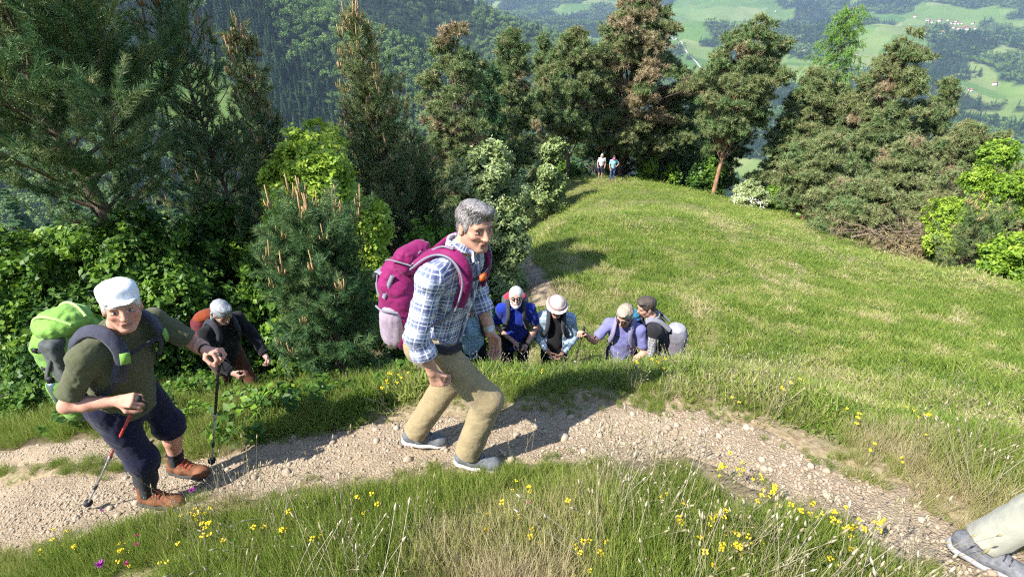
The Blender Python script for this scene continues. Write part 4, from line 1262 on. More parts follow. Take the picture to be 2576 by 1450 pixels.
thistle(258, 1283, .22, .5, m_pur, 'small purple bud beside the walking pole tip')
thistle(1372, 846, .33, .8, m_pur, 'left one of the pair of pink knapweed flowers on the crest')
thistle(1392, 842, .35, .8, m_pur, 'right one of the pair of pink knapweed flowers on the crest')
thistle(1690, 873, .25, .6, m_pur, 'small purple flower right of the hiker with the grey pack')
thistle(1330, 1262, .16, .5, m_pink, 'tiny pink bud in the grass below the path')
# ------------------------------------------------------------------ soft solid modelling (signed distance on a grid -> one closed skin)
class Vol:
    def __init__(s, lo, hi, h):
        s.h = h; s.lo = np.asarray(lo, float) - 3 * h
        s.n = np.ceil((np.asarray(hi, float) + 3 * h - s.lo) / h).astype(int) + 1
        s.d = np.full(tuple(s.n), .08, np.float32)
        s.ax = [(s.lo[i] + h * np.arange(s.n[i])).astype(np.float32) for i in range(3)]
    def _win(s, lo, hi):
        a = np.clip(np.floor((np.asarray(lo) - s.lo) / s.h).astype(int), 0, s.n - 1)
        b = np.clip(np.ceil((np.asarray(hi) - s.lo) / s.h).astype(int) + 1, 1, s.n)
        if np.any(b <= a): return None
        sl = tuple(slice(a[i], b[i]) for i in range(3))
        X = s.ax[0][sl[0]][:, None, None]; Y = s.ax[1][sl[1]][None, :, None]; Z = s.ax[2][sl[2]][None, None, :]
        return sl, X, Y, Z
    def _put(s, lo, hi, f, k, cut):
        m = .05 + k
        w = s._win(np.asarray(lo) - m, np.asarray(hi) + m)
        if w is None: return
        sl, X, Y, Z = w
        q = f(X, Y, Z).astype(np.float32); d = s.d[sl]
        if cut: q = -q; 
        if k > 1e-6:
            t = np.clip(.5 + .5 * ((d - q) if not cut else (q - d)) / k, 0, 1)
            r = d * (1 - t) + q * t + (-k if not cut else k) * t * (1 - t)
        else: r = np.maximum(d, q) if cut else np.minimum(d, q)
        s.d[sl] = r
    def rc(s, a, b, ra, rb=None, k=.02, sq=None, cut=False):
        """tapered capsule; sq=(axis, factor) flattens it along that axis"""
        a = np.asarray(a, float); b = np.asarray(b, float); rb = ra if rb is None else rb
        ra = max(ra, .75 * s.h); rb = max(rb, .75 * s.h)
        R = max(ra, rb)
        ab = b - a
        if sq is not None:
            n = nrm(sq[0]); g = 1 / sq[1] - 1
            ab = ab + g * (ab @ n) * n
        L2 = float(ab @ ab) + 1e-9
        def f(X, Y, Z):
            px, py, pz = X - a[0], Y - a[1], Z - a[2]
            if sq is not None:
                q = (px * n[0] + py * n[1] + pz * n[2]) * g
                px, py, pz = px + q * n[0], py + q * n[1], pz + q * n[2]
            t = np.clip((px * ab[0] + py * ab[1] + pz * ab[2]) / L2, 0, 1)
            d = np.sqrt((px - t * ab[0]) ** 2 + (py - t * ab[1]) ** 2 + (pz - t * ab[2]) ** 2) - (ra + (rb - ra) * t)
            return d * (min(1, sq[1]) if sq is not None else 1)
        RR = R * (max(1, sq[1]) if sq is not None else 1)
        s._put(np.minimum(a, b) - RR, np.maximum(a, b) + RR, f, k, cut)
    def chain(s, P, R, k=.02, sq=None):
        for i in range(len(P) - 1): s.rc(P[i], P[i + 1], R[i], R[i + 1], k, sq)
    def ell(s, c, r, M=None, k=.02, cut=False):
        c = np.asarray(c, float); r = np.asarray(r, float); r = np.maximum(r, .7 * s.h); M = np.eye(3) if M is None else M
        R = r.max()
        def f(X, Y, Z):
            px, py, pz = X - c[0], Y - c[1], Z - c[2]
            u = [(px * M[0, i] + py * M[1, i] + pz * M[2, i]) for i in range(3)]
            k0 = np.sqrt(sum((u[i] / r[i]) ** 2 for i in range(3)))
            k1 = np.sqrt(sum((u[i] / r[i] ** 2) ** 2 for i in range(3))) + 1e-6
            return k0 * (k0 - 1) / k1
        s._put(c - R, c + R, f, k, cut)
    def box(s, c, hs, M=None, rad=.02, k=.02, cut=False):
        c = np.asarray(c, float); hs = np.asarray(hs, float); M = np.eye(3) if M is None else M
        R = np.linalg.norm(hs)
        def f(X, Y, Z):
            px, py, pz = X - c[0], Y - c[1], Z - c[2]
            q = [np.abs(px * M[0, i] + py * M[1, i] + pz * M[2, i]) - (hs[i] - rad) for i in range(3)]
            o = np.sqrt(sum(np.maximum(v, 0) ** 2 for v in q))
            return o + np.minimum(np.maximum(np.maximum(q[0], q[1]), q[2]), 0) - rad
        s._put(c - R, c + R, f, k, cut)
    def fold(s, amp, freq, seed=0, stretch=(1, 1, 1)):
        """creases in the cloth; only near the surface"""
        I = np.nonzero(np.abs(s.d) < 4 * s.h + amp)
        P = [s.ax[i][I[i]] * freq * stretch[i] for i in range(3)]
        v = vnoise(P[0], P[1], P[2], seed) + .5 * vnoise(P[0] * 2.1, P[1] * 2.1, P[2] * 2.1, seed + 1)
        s.d[I] += ((1 - np.abs(v / .75 - 1) * 2.2) * amp).astype(np.float32)
    def skin(s):
        d = s.d; neg = d < 0
        c = neg[:-1, :-1, :-1].astype(np.int8)
        tot = np.zeros(c.shape, np.int8)
        for x in (0, 1):
            for y in (0, 1):
                for z in (0, 1):
                    tot += neg[x:d.shape[0] - 1 + x, y:d.shape[1] - 1 + y, z:d.shape[2] - 1 + z]
        I = np.nonzero((tot > 0) & (tot < 8))
        n = len(I[0])
        idx = np.full(c.shape, -1, np.int32); idx[I] = np.arange(n)
        acc = np.zeros((n, 3), np.float32); cnt = np.zeros(n, np.float32)
        cor = {}
        for x in (0, 1):
            for y in (0, 1):
                for z in (0, 1): cor[x, y, z] = d[I[0] + x, I[1] + y, I[2] + z]
        for a in range(3):
            o = [i for i in range(3) if i != a]
            for u in (0, 1):
                for v in (0, 1):
                    k0 = [0, 0, 0]; k0[o[0]] = u; k0[o[1]] = v; k1 = list(k0); k1[a] = 1
                    va, vb = cor[tuple(k0)], cor[tuple(k1)]
                    m = (va < 0) != (vb < 0)
                    t = va[m] / (va[m] - vb[m])
                    p = np.zeros((m.sum(), 3), np.float32); p[:, a] = t; p[:, o[0]] = u; p[:, o[1]] = v
                    acc[m] += p; cnt[m] += 1
        V = s.lo + (np.stack(I, 1) + acc / cnt[:, None]) * s.h
        F = []
        for a in range(3):
            o = [(a + 1) % 3, (a + 2) % 3]
            sl0 = [slice(1, -1)] * 3; sl0[a] = slice(0, -1)
            sl1 = [slice(1, -1)] * 3; sl1[a] = slice(1, None)
            A, B = neg[tuple(sl0)], neg[tuple(sl1)]
            J = np.nonzero(A != B)
            base = [J[0].copy(), J[1].copy(), J[2].copy()]
            for i in range(3):
                if i != a: base[i] = base[i] + 1
            q = []
            for (u, v) in ((-1, -1), (0, -1), (0, 0), (-1, 0)):
                w = [base[0], base[1], base[2]]; w[o[0]] = w[o[0]] + u; w[o[1]] = w[o[1]] + v
                q.append(idx[w[0], w[1], w[2]])
            Q = np.stack(q, 1)
            fl = ~A[J]
            Q[fl] = Q[fl][:, ::-1]
            F.append(Q[(Q >= 0).all(1)])
        return V, np.vstack(F)
    def build(s, name, mat, parent, col=None, uv=None):
        V, F = s.skin()
        me = np_mesh(name, V, F)
        if col is not None: attr_col(me, 'Col', col(V))
        if uv is not None: attr_v(me, 'wrap', uv(V))
        return link(name, me, mat, parent)

def frame(f, up=(0, 0, 1)):
    fx = nrm(f); fy = nrm(np.cross(up, fx)); fz = np.cross(fx, fy)
    return np.stack([fx, fy, fz], 1)

def bbox(pts, m=.16):
    P = np.array(pts); return P.min(0) - m, P.max(0) + m

SKIN = np.array([.52, .285, .20])

def add_head(V, c, M, sc=1.0, neck=None, big=1.0):
    L = lambda x, y, z: c + M @ (np.array([x, y, z]) * sc)
    r = lambda *a: np.array(a) * sc
    V.ell(L(-.012, 0, .036), r(.098, .076, .088), M, .01)
    V.ell(L(.022, 0, -.028), r(.070, .062, .088), M, .03)
    for s in (-1, 1):
        V.rc(L(.0, s * .052, -.050), L(.060, s * .020, -.098), .018 * sc, .017 * sc, .025)
        V.ell(L(.060, s * .044, -.022), r(.020, .020, .017), M, .02)
    V.ell(L(.070, 0, -.100), r(.020, .026, .018), M, .018)
    V.rc(L(.080, -.042, .026), L(.080, .042, .026), .011 * sc, .011 * sc, .016)
    for s in (-1, 1):
        V.ell(L(.097, s * .031, .003), r(.016, .017, .012), M, .012, True)
        V.ell(L(.074, s * .031, .003), r(.0135, .0145, .0125), M, .004)
        V.ell(L(-.004, s * .078, -.004), r(.019, .009, .033), M, .006)
        V.ell(L(-.012, s * .080, -.026), r(.009, .007, .011), M, .008)
    V.rc(L(.086, 0, .014), L(.112, 0, -.030), .0085 * sc, .0115 * sc, .010)
    for s in (-1, 1): V.ell(L(.100, s * .012, -.034), r(.011, .008, .008), M, .006)
    V.rc(L(.088, -.019, -.061), L(.088, .019, -.061), .0062 * sc, .0062 * sc, .006)
    V.rc(L(.086, -.017, -.074), L(.086, .017, -.074), .0068 * sc, .0068 * sc, .006)
    for s in (-1, 1):
        V.rc(L(.100, s * .019, -.036), L(.086, s * .036, -.068), .0022 * sc, .0026 * sc, .007, None, True)
        V.rc(L(.086, s * .022, -.012), L(.078, s * .046, -.010), .0022 * sc, .0022 * sc, .005, None, True)
    V.rc(L(.098, -.022, -.0675), L(.098, .022, -.0675), .0028 * sc, .0028 * sc, .003, None, True)
    if neck is not None: V.rc(L(-.018, 0, -.055), neck, .056 * sc, .062, .03)

def head_color(P, c, M, col, skin, sc=1.0, brow=(.10, .08, .07), eye=(.16, .22, .28), shadow=None):
    q = (P - c) @ M / sc
    x, y, z = q.T; ay = np.abs(y)
    inside = (np.abs(q) < .14).all(1)
    rough = fbm(P[:, 0] * 60, P[:, 1] * 60, P[:, 2] * 60, 5, 2)[:, None]
    blush = np.exp(-(((x - .07) / .03) ** 2 + ((ay - .045) / .02) ** 2 + ((z + .03) / .022) ** 2))[:, None] * .4 + np.exp(-(((x - .112) / .016) ** 2 + (y / .016) ** 2 + ((z + .03) / .016) ** 2))[:, None] * .4
    C = col.copy()
    C[inside] = (C * (1 - blush) + blush * np.array([.56, .20, .15]))[inside]
    lips = inside & (x > .07) & (np.abs(z + .0675) < .011) & (ay < .024)
    C[lips] = C[lips] * .45 + np.array([.42, .14, .11]) * .55
    line = inside & (x > .07) & (np.abs(z + .0675) < .0025) & (ay < .023)
    C[line] = (.12, .03, .025)
    ew = inside & (x > .078) & (np.abs(z - .002) < .0062) & (np.abs(ay - .031) < .0115)
    C[ew] = (.55, .50, .46)
    ir = ew & (np.abs(ay - .031) < .0058)
    C[ir] = np.array(eye) * .35
    lid = inside & (x > .072) & (np.abs(z - .0095) < .0024) & (np.abs(ay - .031) < .015)
    C[lid] = (.16, .08, .06)
    for zl in (.046, .056, .066):
        fl_ = inside & (x > .055) & (np.abs(z - zl - .006 * np.sin(y * 60)) < .0016) & (ay < .045)
        C[fl_] *= .78
    crow = inside & (np.abs(ay - .056) < .012) & (x > .03) & (np.abs(np.sin(z * 420 + ay * 60)) > .85) & (np.abs(z) < .018)
    C[crow] *= .84
    bag = inside & (x > .07) & (np.abs(z + .013 + (ay - .031) ** 2 * 10) < .003) & (np.abs(ay - .031) < .016)
    C[bag] *= .72
    naso = inside & (x > .06) & (np.abs((ay - .019) - (-.036 - z) * .55) < .0028) & (z < -.034) & (z > -.070)
    C[naso] *= .68
    stub = inside & (z < -.045) & (x > -.01)
    C[stub] = C[stub] * .90 + np.array([.20, .17, .16]) * .10
    bw = inside & (x > .06) & (np.abs(z - (.026 - (ay - .032) ** 2 * 8)) < .0058) & (ay > .012) & (ay < .052)
    C[bw] = C[bw] * .25 + np.array(brow) * .75
    return C

def add_hand(V, w, d, n, side, curl=.6, sc=1.0, spread=.1, thumb=.5):
    """w wrist, d towards the fingers, n the way the palm faces, side = unit vector to the thumb side"""
    w = np.asarray(w, float); d = nrm(d); n = nrm(np.asarray(n) - (np.asarray(n) @ d) * d)
    t = nrm(np.cross(d, n)); t = t if t @ np.asarray(side) > 0 else -t
    tips = []
    for i in range(4):
        o = (.030 - i * .020) * sc
        m0 = w + t * o * .6 + d * .012 * sc; kn = w + t * o + d * (.088 - .004 * abs(i - 1.3)) * sc - n * .004
        V.rc(m0, kn, .0135 * sc, .0118 * sc, .012)
        L = [.042, .047, .043, .034][i] * sc
        p = kn; a = 0.0
        for j, (ll, cc) in enumerate(((1.0, 1.0), (.68, 1.15), (.55, .8))):
            a += curl * cc
            q = p + (d * math.cos(a) + n * math.sin(a) + t * spread * (1.5 - i) * .3) * L * ll
            V.rc(p, q, (.0098 - .0008 * j) * sc, (.0092 - .0010 * j) * sc, .0035)
            p = q
        tips.append(p)
    b0 = w + t * .022 * sc + d * .018 * sc + n * .006
    b1 = b0 + (t * .75 + d * .65 + n * thumb * .5) * .040 * sc
    b2 = b1 + (d * .8 + t * (.35 - thumb * .6) + n * thumb) * .034 * sc
    b3 = b2 + (d * .75 - t * thumb * .5 + n * thumb * .9) * .026 * sc
    V.rc(b0, b1, .014 * sc, .0115 * sc, .012); V.rc(b1, b2, .0108 * sc, .0098 * sc, .004); V.rc(b2, b3, .0095 * sc, .0075 * sc, .004)
    return tips

def wrap_uv(bones):
    """cloth coordinates: distance along the nearest bone and round it"""
    def f(P):
        best = np.full(len(P), 9.0); out = np.zeros((len(P), 3), np.float32)
        for a, b, r, ref in bones:
            a = np.asarray(a, float); b = np.asarray(b, float); ab = b - a; L = np.linalg.norm(ab); z = ab / L
            x = nrm(np.asarray(ref) - (np.asarray(ref) @ z) * z); y = np.cross(z, x)
            q = P - a; t = np.clip(q @ z, 0, L)
            e = q - t[:, None] * z
            dist = np.linalg.norm(e, axis=1) / r
            m = dist < best; best[m] = dist[m]
            ang = np.arctan2(e @ y, e @ x)
            out[m] = np.stack([(ang * r), q @ z, np.full(len(P), r)], 1)[m]
        return out
    return f

m_skin = vcol_mat('skin', .62, .25, 260, .0015, .12, .10, .22)
m_hair_grey = None
def hair_mat(name, c0, c1):
    m, nt, bs = new_mat(name)
    tc = N(nt, 'ShaderNodeTexCoord').outputs['Object']
    mp = N(nt, 'ShaderNodeMapping'); mp.inputs['Scale'].default_value = (1, 1, .35); mp.inputs['Rotation'].default_value = (.4, .9, 0)
    nt.links.new(tc, mp.inputs[0])
    n = noise(nt, 150, 4, mp.outputs[0])
    nt.links.new(ramp(nt, [(.35, c0), (.65, c1)], n), bs.inputs['Base Color'])
    bs.inputs['Roughness'].default_value = .55
    bump(nt, bs, n, .9, .006)
    return m
m_greyhair = hair_mat('grey_hair', (.10, .09, .085), (.34, .31, .30))
m_whitehair = hair_mat('white_hair', (.42, .41, .40), (.72, .70, .67))
m_silverhair = hair_mat('silver_hair', (.16, .17, .19), (.42, .43, .45))
m_darkhair = hair_mat('dark_hair', (.03, .022, .018), (.10, .075, .055))
m_fairhair = hair_mat('ash_blond_hair', (.22, .17, .12), (.48, .40, .31))

def add_hair(V, c, M, sc=1.0, length=0.0, vol=.96, fringe=True, bald=False):
    L = lambda x, y, z: c + M @ (np.array([x, y, z]) * sc)
    r = lambda *a: np.array(a) * sc
    V.ell(L(-.018, 0, .046), r(.108, .086, .088) * vol, M, .005)
    if fringe:
        V.ell(L(.052, .012, .098), r(.052, .054, .030), M, .02)
        V.ell(L(.018, -.02, .112), r(.07, .05, .024), M, .02)
    for s in (-1, 1): V.ell(L(.012, s * .066, .018), r(.030, .018, .042), M, .015)
    V.ell(L(-.062, 0, -.02), r(.046, .064, .06), M, .02)
    if length:
        for s in (-1, 1):
            V.rc(L(-.03, s * .07, .0), L(-.03, s * .075, -length), .032 * sc, .022 * sc, .02)
        V.rc(L(-.075, 0, .0), L(-.08, 0, -length), .05 * sc, .04 * sc, .02)
    V.ell(L(.112, 0, -.020), r(.058, .090, .082), M, .012, True)
    for s in (-1, 1): V.ell(L(-.002, s * .092, -.008), r(.028, .024, .036), M, .008, True)

def strands(parent, vol, c, M, mat, n=3600, L=.026, back=.9, seed=3, lift=-.12):
    """loose locks over the hair mass"""
    V, F = vol.skin(); rg = np.random.default_rng(seed)
    V = V[rg.integers(0, len(V), n)] + rg.normal(0, .002, (n, 3))
    q = (V - c) @ M
    nr = q - np.array([-.015, 0, .03]); nr /= np.linalg.norm(nr, axis=1, keepdims=True)
    part = np.where(q[:, 1:2] > -.02, 1.0, -1.0)
    flow = np.concatenate([np.where(q[:, :1] > .02, .25, -back), part * .8, np.where(q[:, 2:3] > .09, .1, -.7)], 1) + rg.normal(0, .16, (n, 3))
    flow -= (flow * nr).sum(1, keepdims=True) * nr
    d = flow / (np.linalg.norm(flow, axis=1, keepdims=True) + 1e-6) + nr * lift
    b = MB(); b.add(*strips(V - (nr @ M.T) * .003, d @ M.T, L * rg.uniform(.5, 1.3, n), .0032, 2, 0, rg))
    o = b.build('hair_strands', mat, parent, False); o['kind'] = 'stuff'
    return o

# ------------------------------------------------------------------ garments
m_straps_dark = cloth('dark_webbing', (.035, .036, .045), 20, .2)
m_black = simple('black_rubber', (.018, .018, .02), .6, .2, 40, .1)
m_metal = simple('pole_aluminium', (.42, .43, .45), .35, .1, 30, 0, metal=.7)

def torso(V, J, f=1.0, grow=0.0, skirt=.0, k=.05):
    """shirt-like trunk from pelvis to shoulders, fwd directions flatten it"""
    fc = J['cf']; fp = J.get('pf', fc)
    w = J.get('w', 1.0) * f; dep = J.get('dep', .72)
    wa = J['pelvis'] * .55 + J['chest'] * .45
    V.rc(J['pelvis'] - np.array([0, 0, skirt]), wa, .158 * w + grow, (.150 * w + grow), k, (fp, dep))
    V.rc(wa, J['chest'] + J.get('belly', 0), .152 * w + grow, .168 * w + grow, k, (fc, dep + .02))
    V.rc(J['chest'], J['neck'] * .55 + J['chest'] * .45, .170 * w + grow, .120 * w + grow, k, (fc, dep))
    for s in ('R', 'L'):
        V.rc(J['neck'] - np.array([0, 0, .03]), J['sh' + s], .060 + grow, .056 + grow, k * .8)
        V.rc(J['chest'] * .5 + J['sh' + s] * .5, J['sh' + s], .078 * w + grow, .058 + grow, k)

def arm_bones(J, s): return J['sh' + s], J['el' + s], J['wr' + s]
def person(name, label, base, rz, J, h=.005, skin=SKIN, head_sc=1.0, fingers=None, brow=(.10, .08, .07), legs='long', group=None):
    """continuous body: head, neck, trunk, arms, hands, legs"""
    J = {k: (np.asarray(v, float) if isinstance(v, (tuple, list)) else v) for k, v in J.items()}
    root = empty(name, base, rz); tag(root, label, 'person', group)
    M = frame(J['hf'], J.get('hu', (0, 0, 1)))
    pts = [J[k] for k in ('pelvis', 'head', 'neck', 'shR', 'shL', 'elR', 'elL', 'wrR', 'wrL', 'knR', 'knL', 'anR', 'anL')]
    V = Vol(*bbox(pts, .17), h)
    torso(V, J, .86, -.012)
    add_head(V, J['head'], M, head_sc, J['neck'] - np.array([0, 0, .02]))
    for s in ('R', 'L'):
        a, b, c = arm_bones(J, s)
        V.rc(a, b, .046, .038, .02); V.rc(b, b * .6 + c * .4, .040, .039, .02); V.rc(b * .6 + c * .4, c, .039, .026, .02)
        hd = J.get('hand' + s)
        if hd is None: hd = dict(d=nrm(c - b), n=(0, 1 if s == 'R' else -1, 0), side=J['cf'], curl=.45)
        V.rc(c, c + nrm(hd['d']) * .03, .026, .022, .015)
        add_hand(V, c, hd['d'], hd['n'], hd['side'], hd.get('curl', .5), J.get('hsc', 1.0), thumb=hd.get('thumb', .5))
        hp = J['pelvis'] + (J['hip' + s] if 'hip' + s in J else nrm(np.cross((0, 0, 1), J.get('pf', J['cf']))) * (.095 if s == 'L' else -.095))
        kn, an = J['kn' + s], J['an' + s]
        V.rc(hp, kn, .078, .052, .02); V.rc(kn, kn * .62 + an * .38, .053, .052, .02); V.rc(kn * .62 + an * .38, an, .052, .034, .02)
        ft = J['ft' + s]; V.rc(an - np.array([0, 0, .045]), an - np.array([0, 0, .06]) + nrm(ft) * .12, .034, .028, .02)
    def col(P):
        C = np.repeat(np.asarray(skin)[None], len(P), 0).astype(float)
        mott = fbm(P[:, 0] * 22, P[:, 1] * 22, P[:, 2] * 22, 6, 3)[:, None]
        C = C * (.78 + .44 * mott) * (.93 + .14 * fbm(P[:, 0] * 90, P[:, 1] * 90, P[:, 2] * 90, 9, 2)[:, None])
        return head_color(P, J['head'], M, C, skin, head_sc, brow)
    V.build('body', m_skin, root, col)
    return root, J, M

def hipof(J, s): return J['pelvis'] + nrm(np.cross((0, 0, 1), J.get('pf', J['cf']))) * (.095 if s == 'L' else -.095)

def shirt(root, J, mat, h, sleeve='long', name='shirt', roll=False, collar=True, grow=.010, fold=.006, skirt=.10, short_t=1.0, plaid=False, open_neck=True):
    pts = [J[k] for k in ('pelvis', 'neck', 'shR', 'shL', 'elR', 'elL', 'wrR', 'wrL')]
    lo, hi = bbox(pts, .24)
    V = Vol(lo, hi, h)
    torso(V, J, 1.0, grow, skirt)
    for s in ('R', 'L'):
        a, b, c = arm_bones(J, s)
        if sleeve == 'short':
            e = a * (1 - .78 * short_t) + b * .78 * short_t
            V.rc(a, e, .058 + grow, .056 + grow, .025)
        elif sleeve == 'none': pass
        else:
            e = b * .45 + c * .55 if roll else b * .08 + c * .92
            V.rc(a, b, .058 + grow, .053 + grow, .025); V.rc(b, e, .053 + grow, .047 + grow, .025)
            if roll: V.rc(e - nrm(c - b) * .035, e, .058 + grow, .056 + grow, .006)
            else: V.rc(e - nrm(c - b) * .03, e, .044 + grow, .044 + grow, .004)
    if fold: V.fold(fold, 11, 3, (1, 1, .8)); V.fold(fold * .4, 26, 8)
    # cut the hem, the cuffs and the neck open
    pf = J.get('pf', J['cf']); up = nrm(J['chest'] - J['pelvis'])
    hem = J['pelvis'] - np.array([0, 0, skirt])
    V.box(hem - up * .20, (.45, .45, .20), frame(pf, up), .01, .004, True)
    for s in ('R', 'L'):
        a, b, c = arm_bones(J, s)
        e, dd = (a * (1 - .78 * short_t) + b * .78 * short_t, nrm(b - a)) if sleeve == 'short' else ((b * .45 + c * .55 if roll else b * .08 + c * .92), nrm(c - b))
        if sleeve != 'none': V.box(e + dd * .10, (.10, .10, .10), frame(dd, (0.13, .2, 1)), .01, .003, True)
    if open_neck:
        nd = nrm(J['head'] - J['neck']) ; V.rc(J['neck'] + nd * .055 + J['cf'] * .035, J['neck'] + nd * .2 + J['cf'] * .05, .075, .09, .012, None, True)
    hipbones = [(J['pelvis'] - up * .12, J['neck'], .17, -J['cf'])]
    for s in ('R', 'L'):
        a, b, c = arm_bones(J, s); inn = nrm(J['chest'] - (a + b) / 2)
        hipbones += [(a, b, .062, inn), (b, c, .055, inn)]
    o = V.build(name, mat, root, None, wrap_uv(hipbones))
    if collar:
        Vc = Vol(J['neck'] - .16, J['neck'] + .20, min(h, .006))
        nd = nrm(J['head'] - J['neck']); F3 = frame(J['cf'], nd)
        n0 = J['neck'] + nd * .015
        for t in np.linspace(-2.55, 2.55, 46):
            pa = n0 + F3 @ np.array([.075 * math.cos(t + math.pi), .072 * math.sin(t + math.pi), .0])
            pb = n0 + F3 @ np.array([.066 * math.cos(t + math.pi), .063 * math.sin(t + math.pi), .040 - .012 * abs(t) / 2.5])
            Vc.rc(pa, pb, .007, .006, .010)
        for sd in (-1, 1):
            pa = n0 + F3 @ np.array([.072, sd * .03, .02]); pb = n0 + F3 @ np.array([.095, sd * .062, -.035])
            Vc.rc(pa, pb, .010, .008, .01)
        Vc.build('collar', mat, o, None, wrap_uv([(n0 - nd * .1, n0 + nd * .1, .1, -J['cf'])]))
    return o

def trousers(root, J, mat, h, kind='long', name='trousers', fold=.007, loose=1.0, grow=0.0):
    pts = [J[k] for k in ('pelvis', 'knR', 'knL', 'anR', 'anL')]
    V = Vol(*bbox(pts, .24), h)
    pf = J.get('pf', J['cf']); w = J.get('w', 1.0)
    V.rc(J['pelvis'] + np.array([0, 0, .10]), J['pelvis'] - np.array([0, 0, .04]), .148 * w + grow, .165 * w + grow, .05, (pf, .76))
    ends = []
    for s in ('R', 'L'):
        hp = hipof(J, s); kn = J['kn' + s]; an = J['an' + s]
        V.ell(hp - nrm(pf) * .06 + np.array([0, 0, -.02]), (.10, .09, .10), None, .05)
        V.rc(hp, kn, .102 * w + grow, .072 * loose + grow, .04)
        if kind == 'long':
            e = an + nrm(kn - an) * .015
            V.rc(kn, e, .074 * loose + grow, .068 * loose + grow, .03); ends.append((e, nrm(an - kn)))
        else:
            e = kn + (an - kn) * (.16 if kind == 'shorts' else .35)
            V.rc(kn, e, .082 * loose + grow, .080 * loose + grow, .03); ends.append((e, nrm(an - kn)))
    if fold:
        V.fold(fold, 7, 13, (1.0, 1.0, .8)); V.fold(fold * .35, 12, 18, (.6, .6, 1.3)); V.fold(fold * .3, 30, 28)
    for e, d in ends: V.box(e + d * .12, (.12, .16, .16), frame(d, (.3, .1, 1) if abs(d[2]) < .9 else (1, 0, 0)), .01, .003, True)
    V.box(J['pelvis'] + np.array([0, 0, .32]), (.4, .4, .2), None, .01, .004, True)
    return V.build(name, mat, root)

def shoe(root, an, ft, mat, sole_mat, h=.005, boot=False, L=.27, lace=None, sc=1.0):
    an = np.asarray(an, float); f = np.asarray(ft, float); F3 = frame(f, (0, 0, 1) if len(ft) < 4 else ft[3:])
    g = an - F3[:, 2] * .085
    P = lambda x, y, z: g + F3 @ (np.array([x, y, z]) * sc)
    V = Vol(*bbox([P(-.09, -.06, -.01), P(.22, .06, .2), P(-.09, .06, -.01), P(.22, -.06, .2)], .04), h)
    V.rc(P(-.035, 0, .055), P(.04, 0, .055), .043, .044, .03); V.rc(P(.04, 0, .055), P(.15, .004, .045), .045, .041, .03, (F3[:, 2], .85))
    V.ell(P(.158, .004, .042), np.array([.055, .047, .034]) * sc, F3, .02)
    V.rc(P(-.02, 0, .075), P(.0, 0, .115 + (.05 if boot else 0)), .045, .046, .025)
    V.rc(P(.03, 0, .095), P(.10, 0, .065), .028, .024, .03)
    V.rc(P(-.005, 0, .13 + (.05 if boot else 0)), P(-.005, 0, .2), .036, .04, .006, None, True)
    V.box(P(.06, 0, -.005), (.3, .2, .03), F3, .005, .004, True)
    V.fold(.0025, 30, 4)
    o = V.build('shoe', mat, root)
    V = Vol(*bbox([P(-.1, -.06, -.01), P(.23, .06, .05), P(-.1, .06, -.01), P(.23, -.06, .05)], .03), h)
    V.rc(P(-.035, 0, .022), P(.05, 0, .022), .050, .046, .02, (F3[:, 2], .5)); V.rc(P(.05, 0, .022), P(.152, .004, .024), .046, .054, .02, (F3[:, 2], .46))
    V.box(P(.06, 0, .06), (.3, .2, .024), F3, .004, .002, True)
    V.build('sole', sole_mat, o)
    b = MB()
    for k in range(4 if not boot else 6):
        x = .105 - k * .022; z = .088 + k * .011 + (.0 if not boot else k * .004)
        b.tube([P(x, -.030, z - .010), P(x + .004, 0, z + .008), P(x - .012, .030, z - .010)], .0028, 4)
        b.tube([P(x, .030, z - .010), P(x + .004, 0, z + .008), P(x - .012, -.030, z - .010)], .0028, 4)
    b.build('laces', lace or m_straps_dark, o)
    return o

def sunglasses(root, c, M, sc=1.0):
    b = MB(); L = lambda x, y, z: c + M @ (np.array([x, y, z]) * sc)
    for s in (-1, 1):
        b.blob(L(.096, s * .032, .004), (.020, .028, .019), 8, 6)
        b.tube([L(.09, s * .058, .01), L(.04, s * .078, .008), L(-.01, s * .082, .004)], .004, 4)
    b.tube([L(.10, -.02, .012), L(.106, 0, .013), L(.10, .02, .012)], .004, 4)
    return b.build('sunglasses', simple('dark_glass', (.01, .008, .008), .15, .1, 10, 0, spec=.6) if 'dark_glass' not in bpy.data.materials else bpy.data.materials['dark_glass'], root)

def strap_pts(J, s, back=.13, down=.33):
    """shoulder strap from the back over the shoulder to the armpit"""
    cf = J['cf']; up = nrm(J['neck'] - J['chest']); lat = nrm(np.cross((0, 0, 1), cf)) * (1 if s == 'L' else -1)
    sh = J['neck'] * .48 + J['sh' + s] * .52
    ch = J['chest']
    return [sh - cf * (.16) - up * .05, sh - cf * .085 + up * .048, sh + up * .075, sh + cf * .085 + up * .030, sh + cf * .142 - up * .07, ch + lat * .125 + cf * .125 - up * .02, ch + lat * .165 + cf * .06 - up * .13, ch + lat * .15 - cf * .08 - up * .20]

def smooth_line(P, n=24):
    P = np.array(P)
    for _ in range(3):
        Q = [P[0]]
        for a, b in zip(P[:-1], P[1:]): Q += [a * .75 + b * .25, a * .25 + b * .75]
        P = np.array(Q + [P[-1]])
    return P

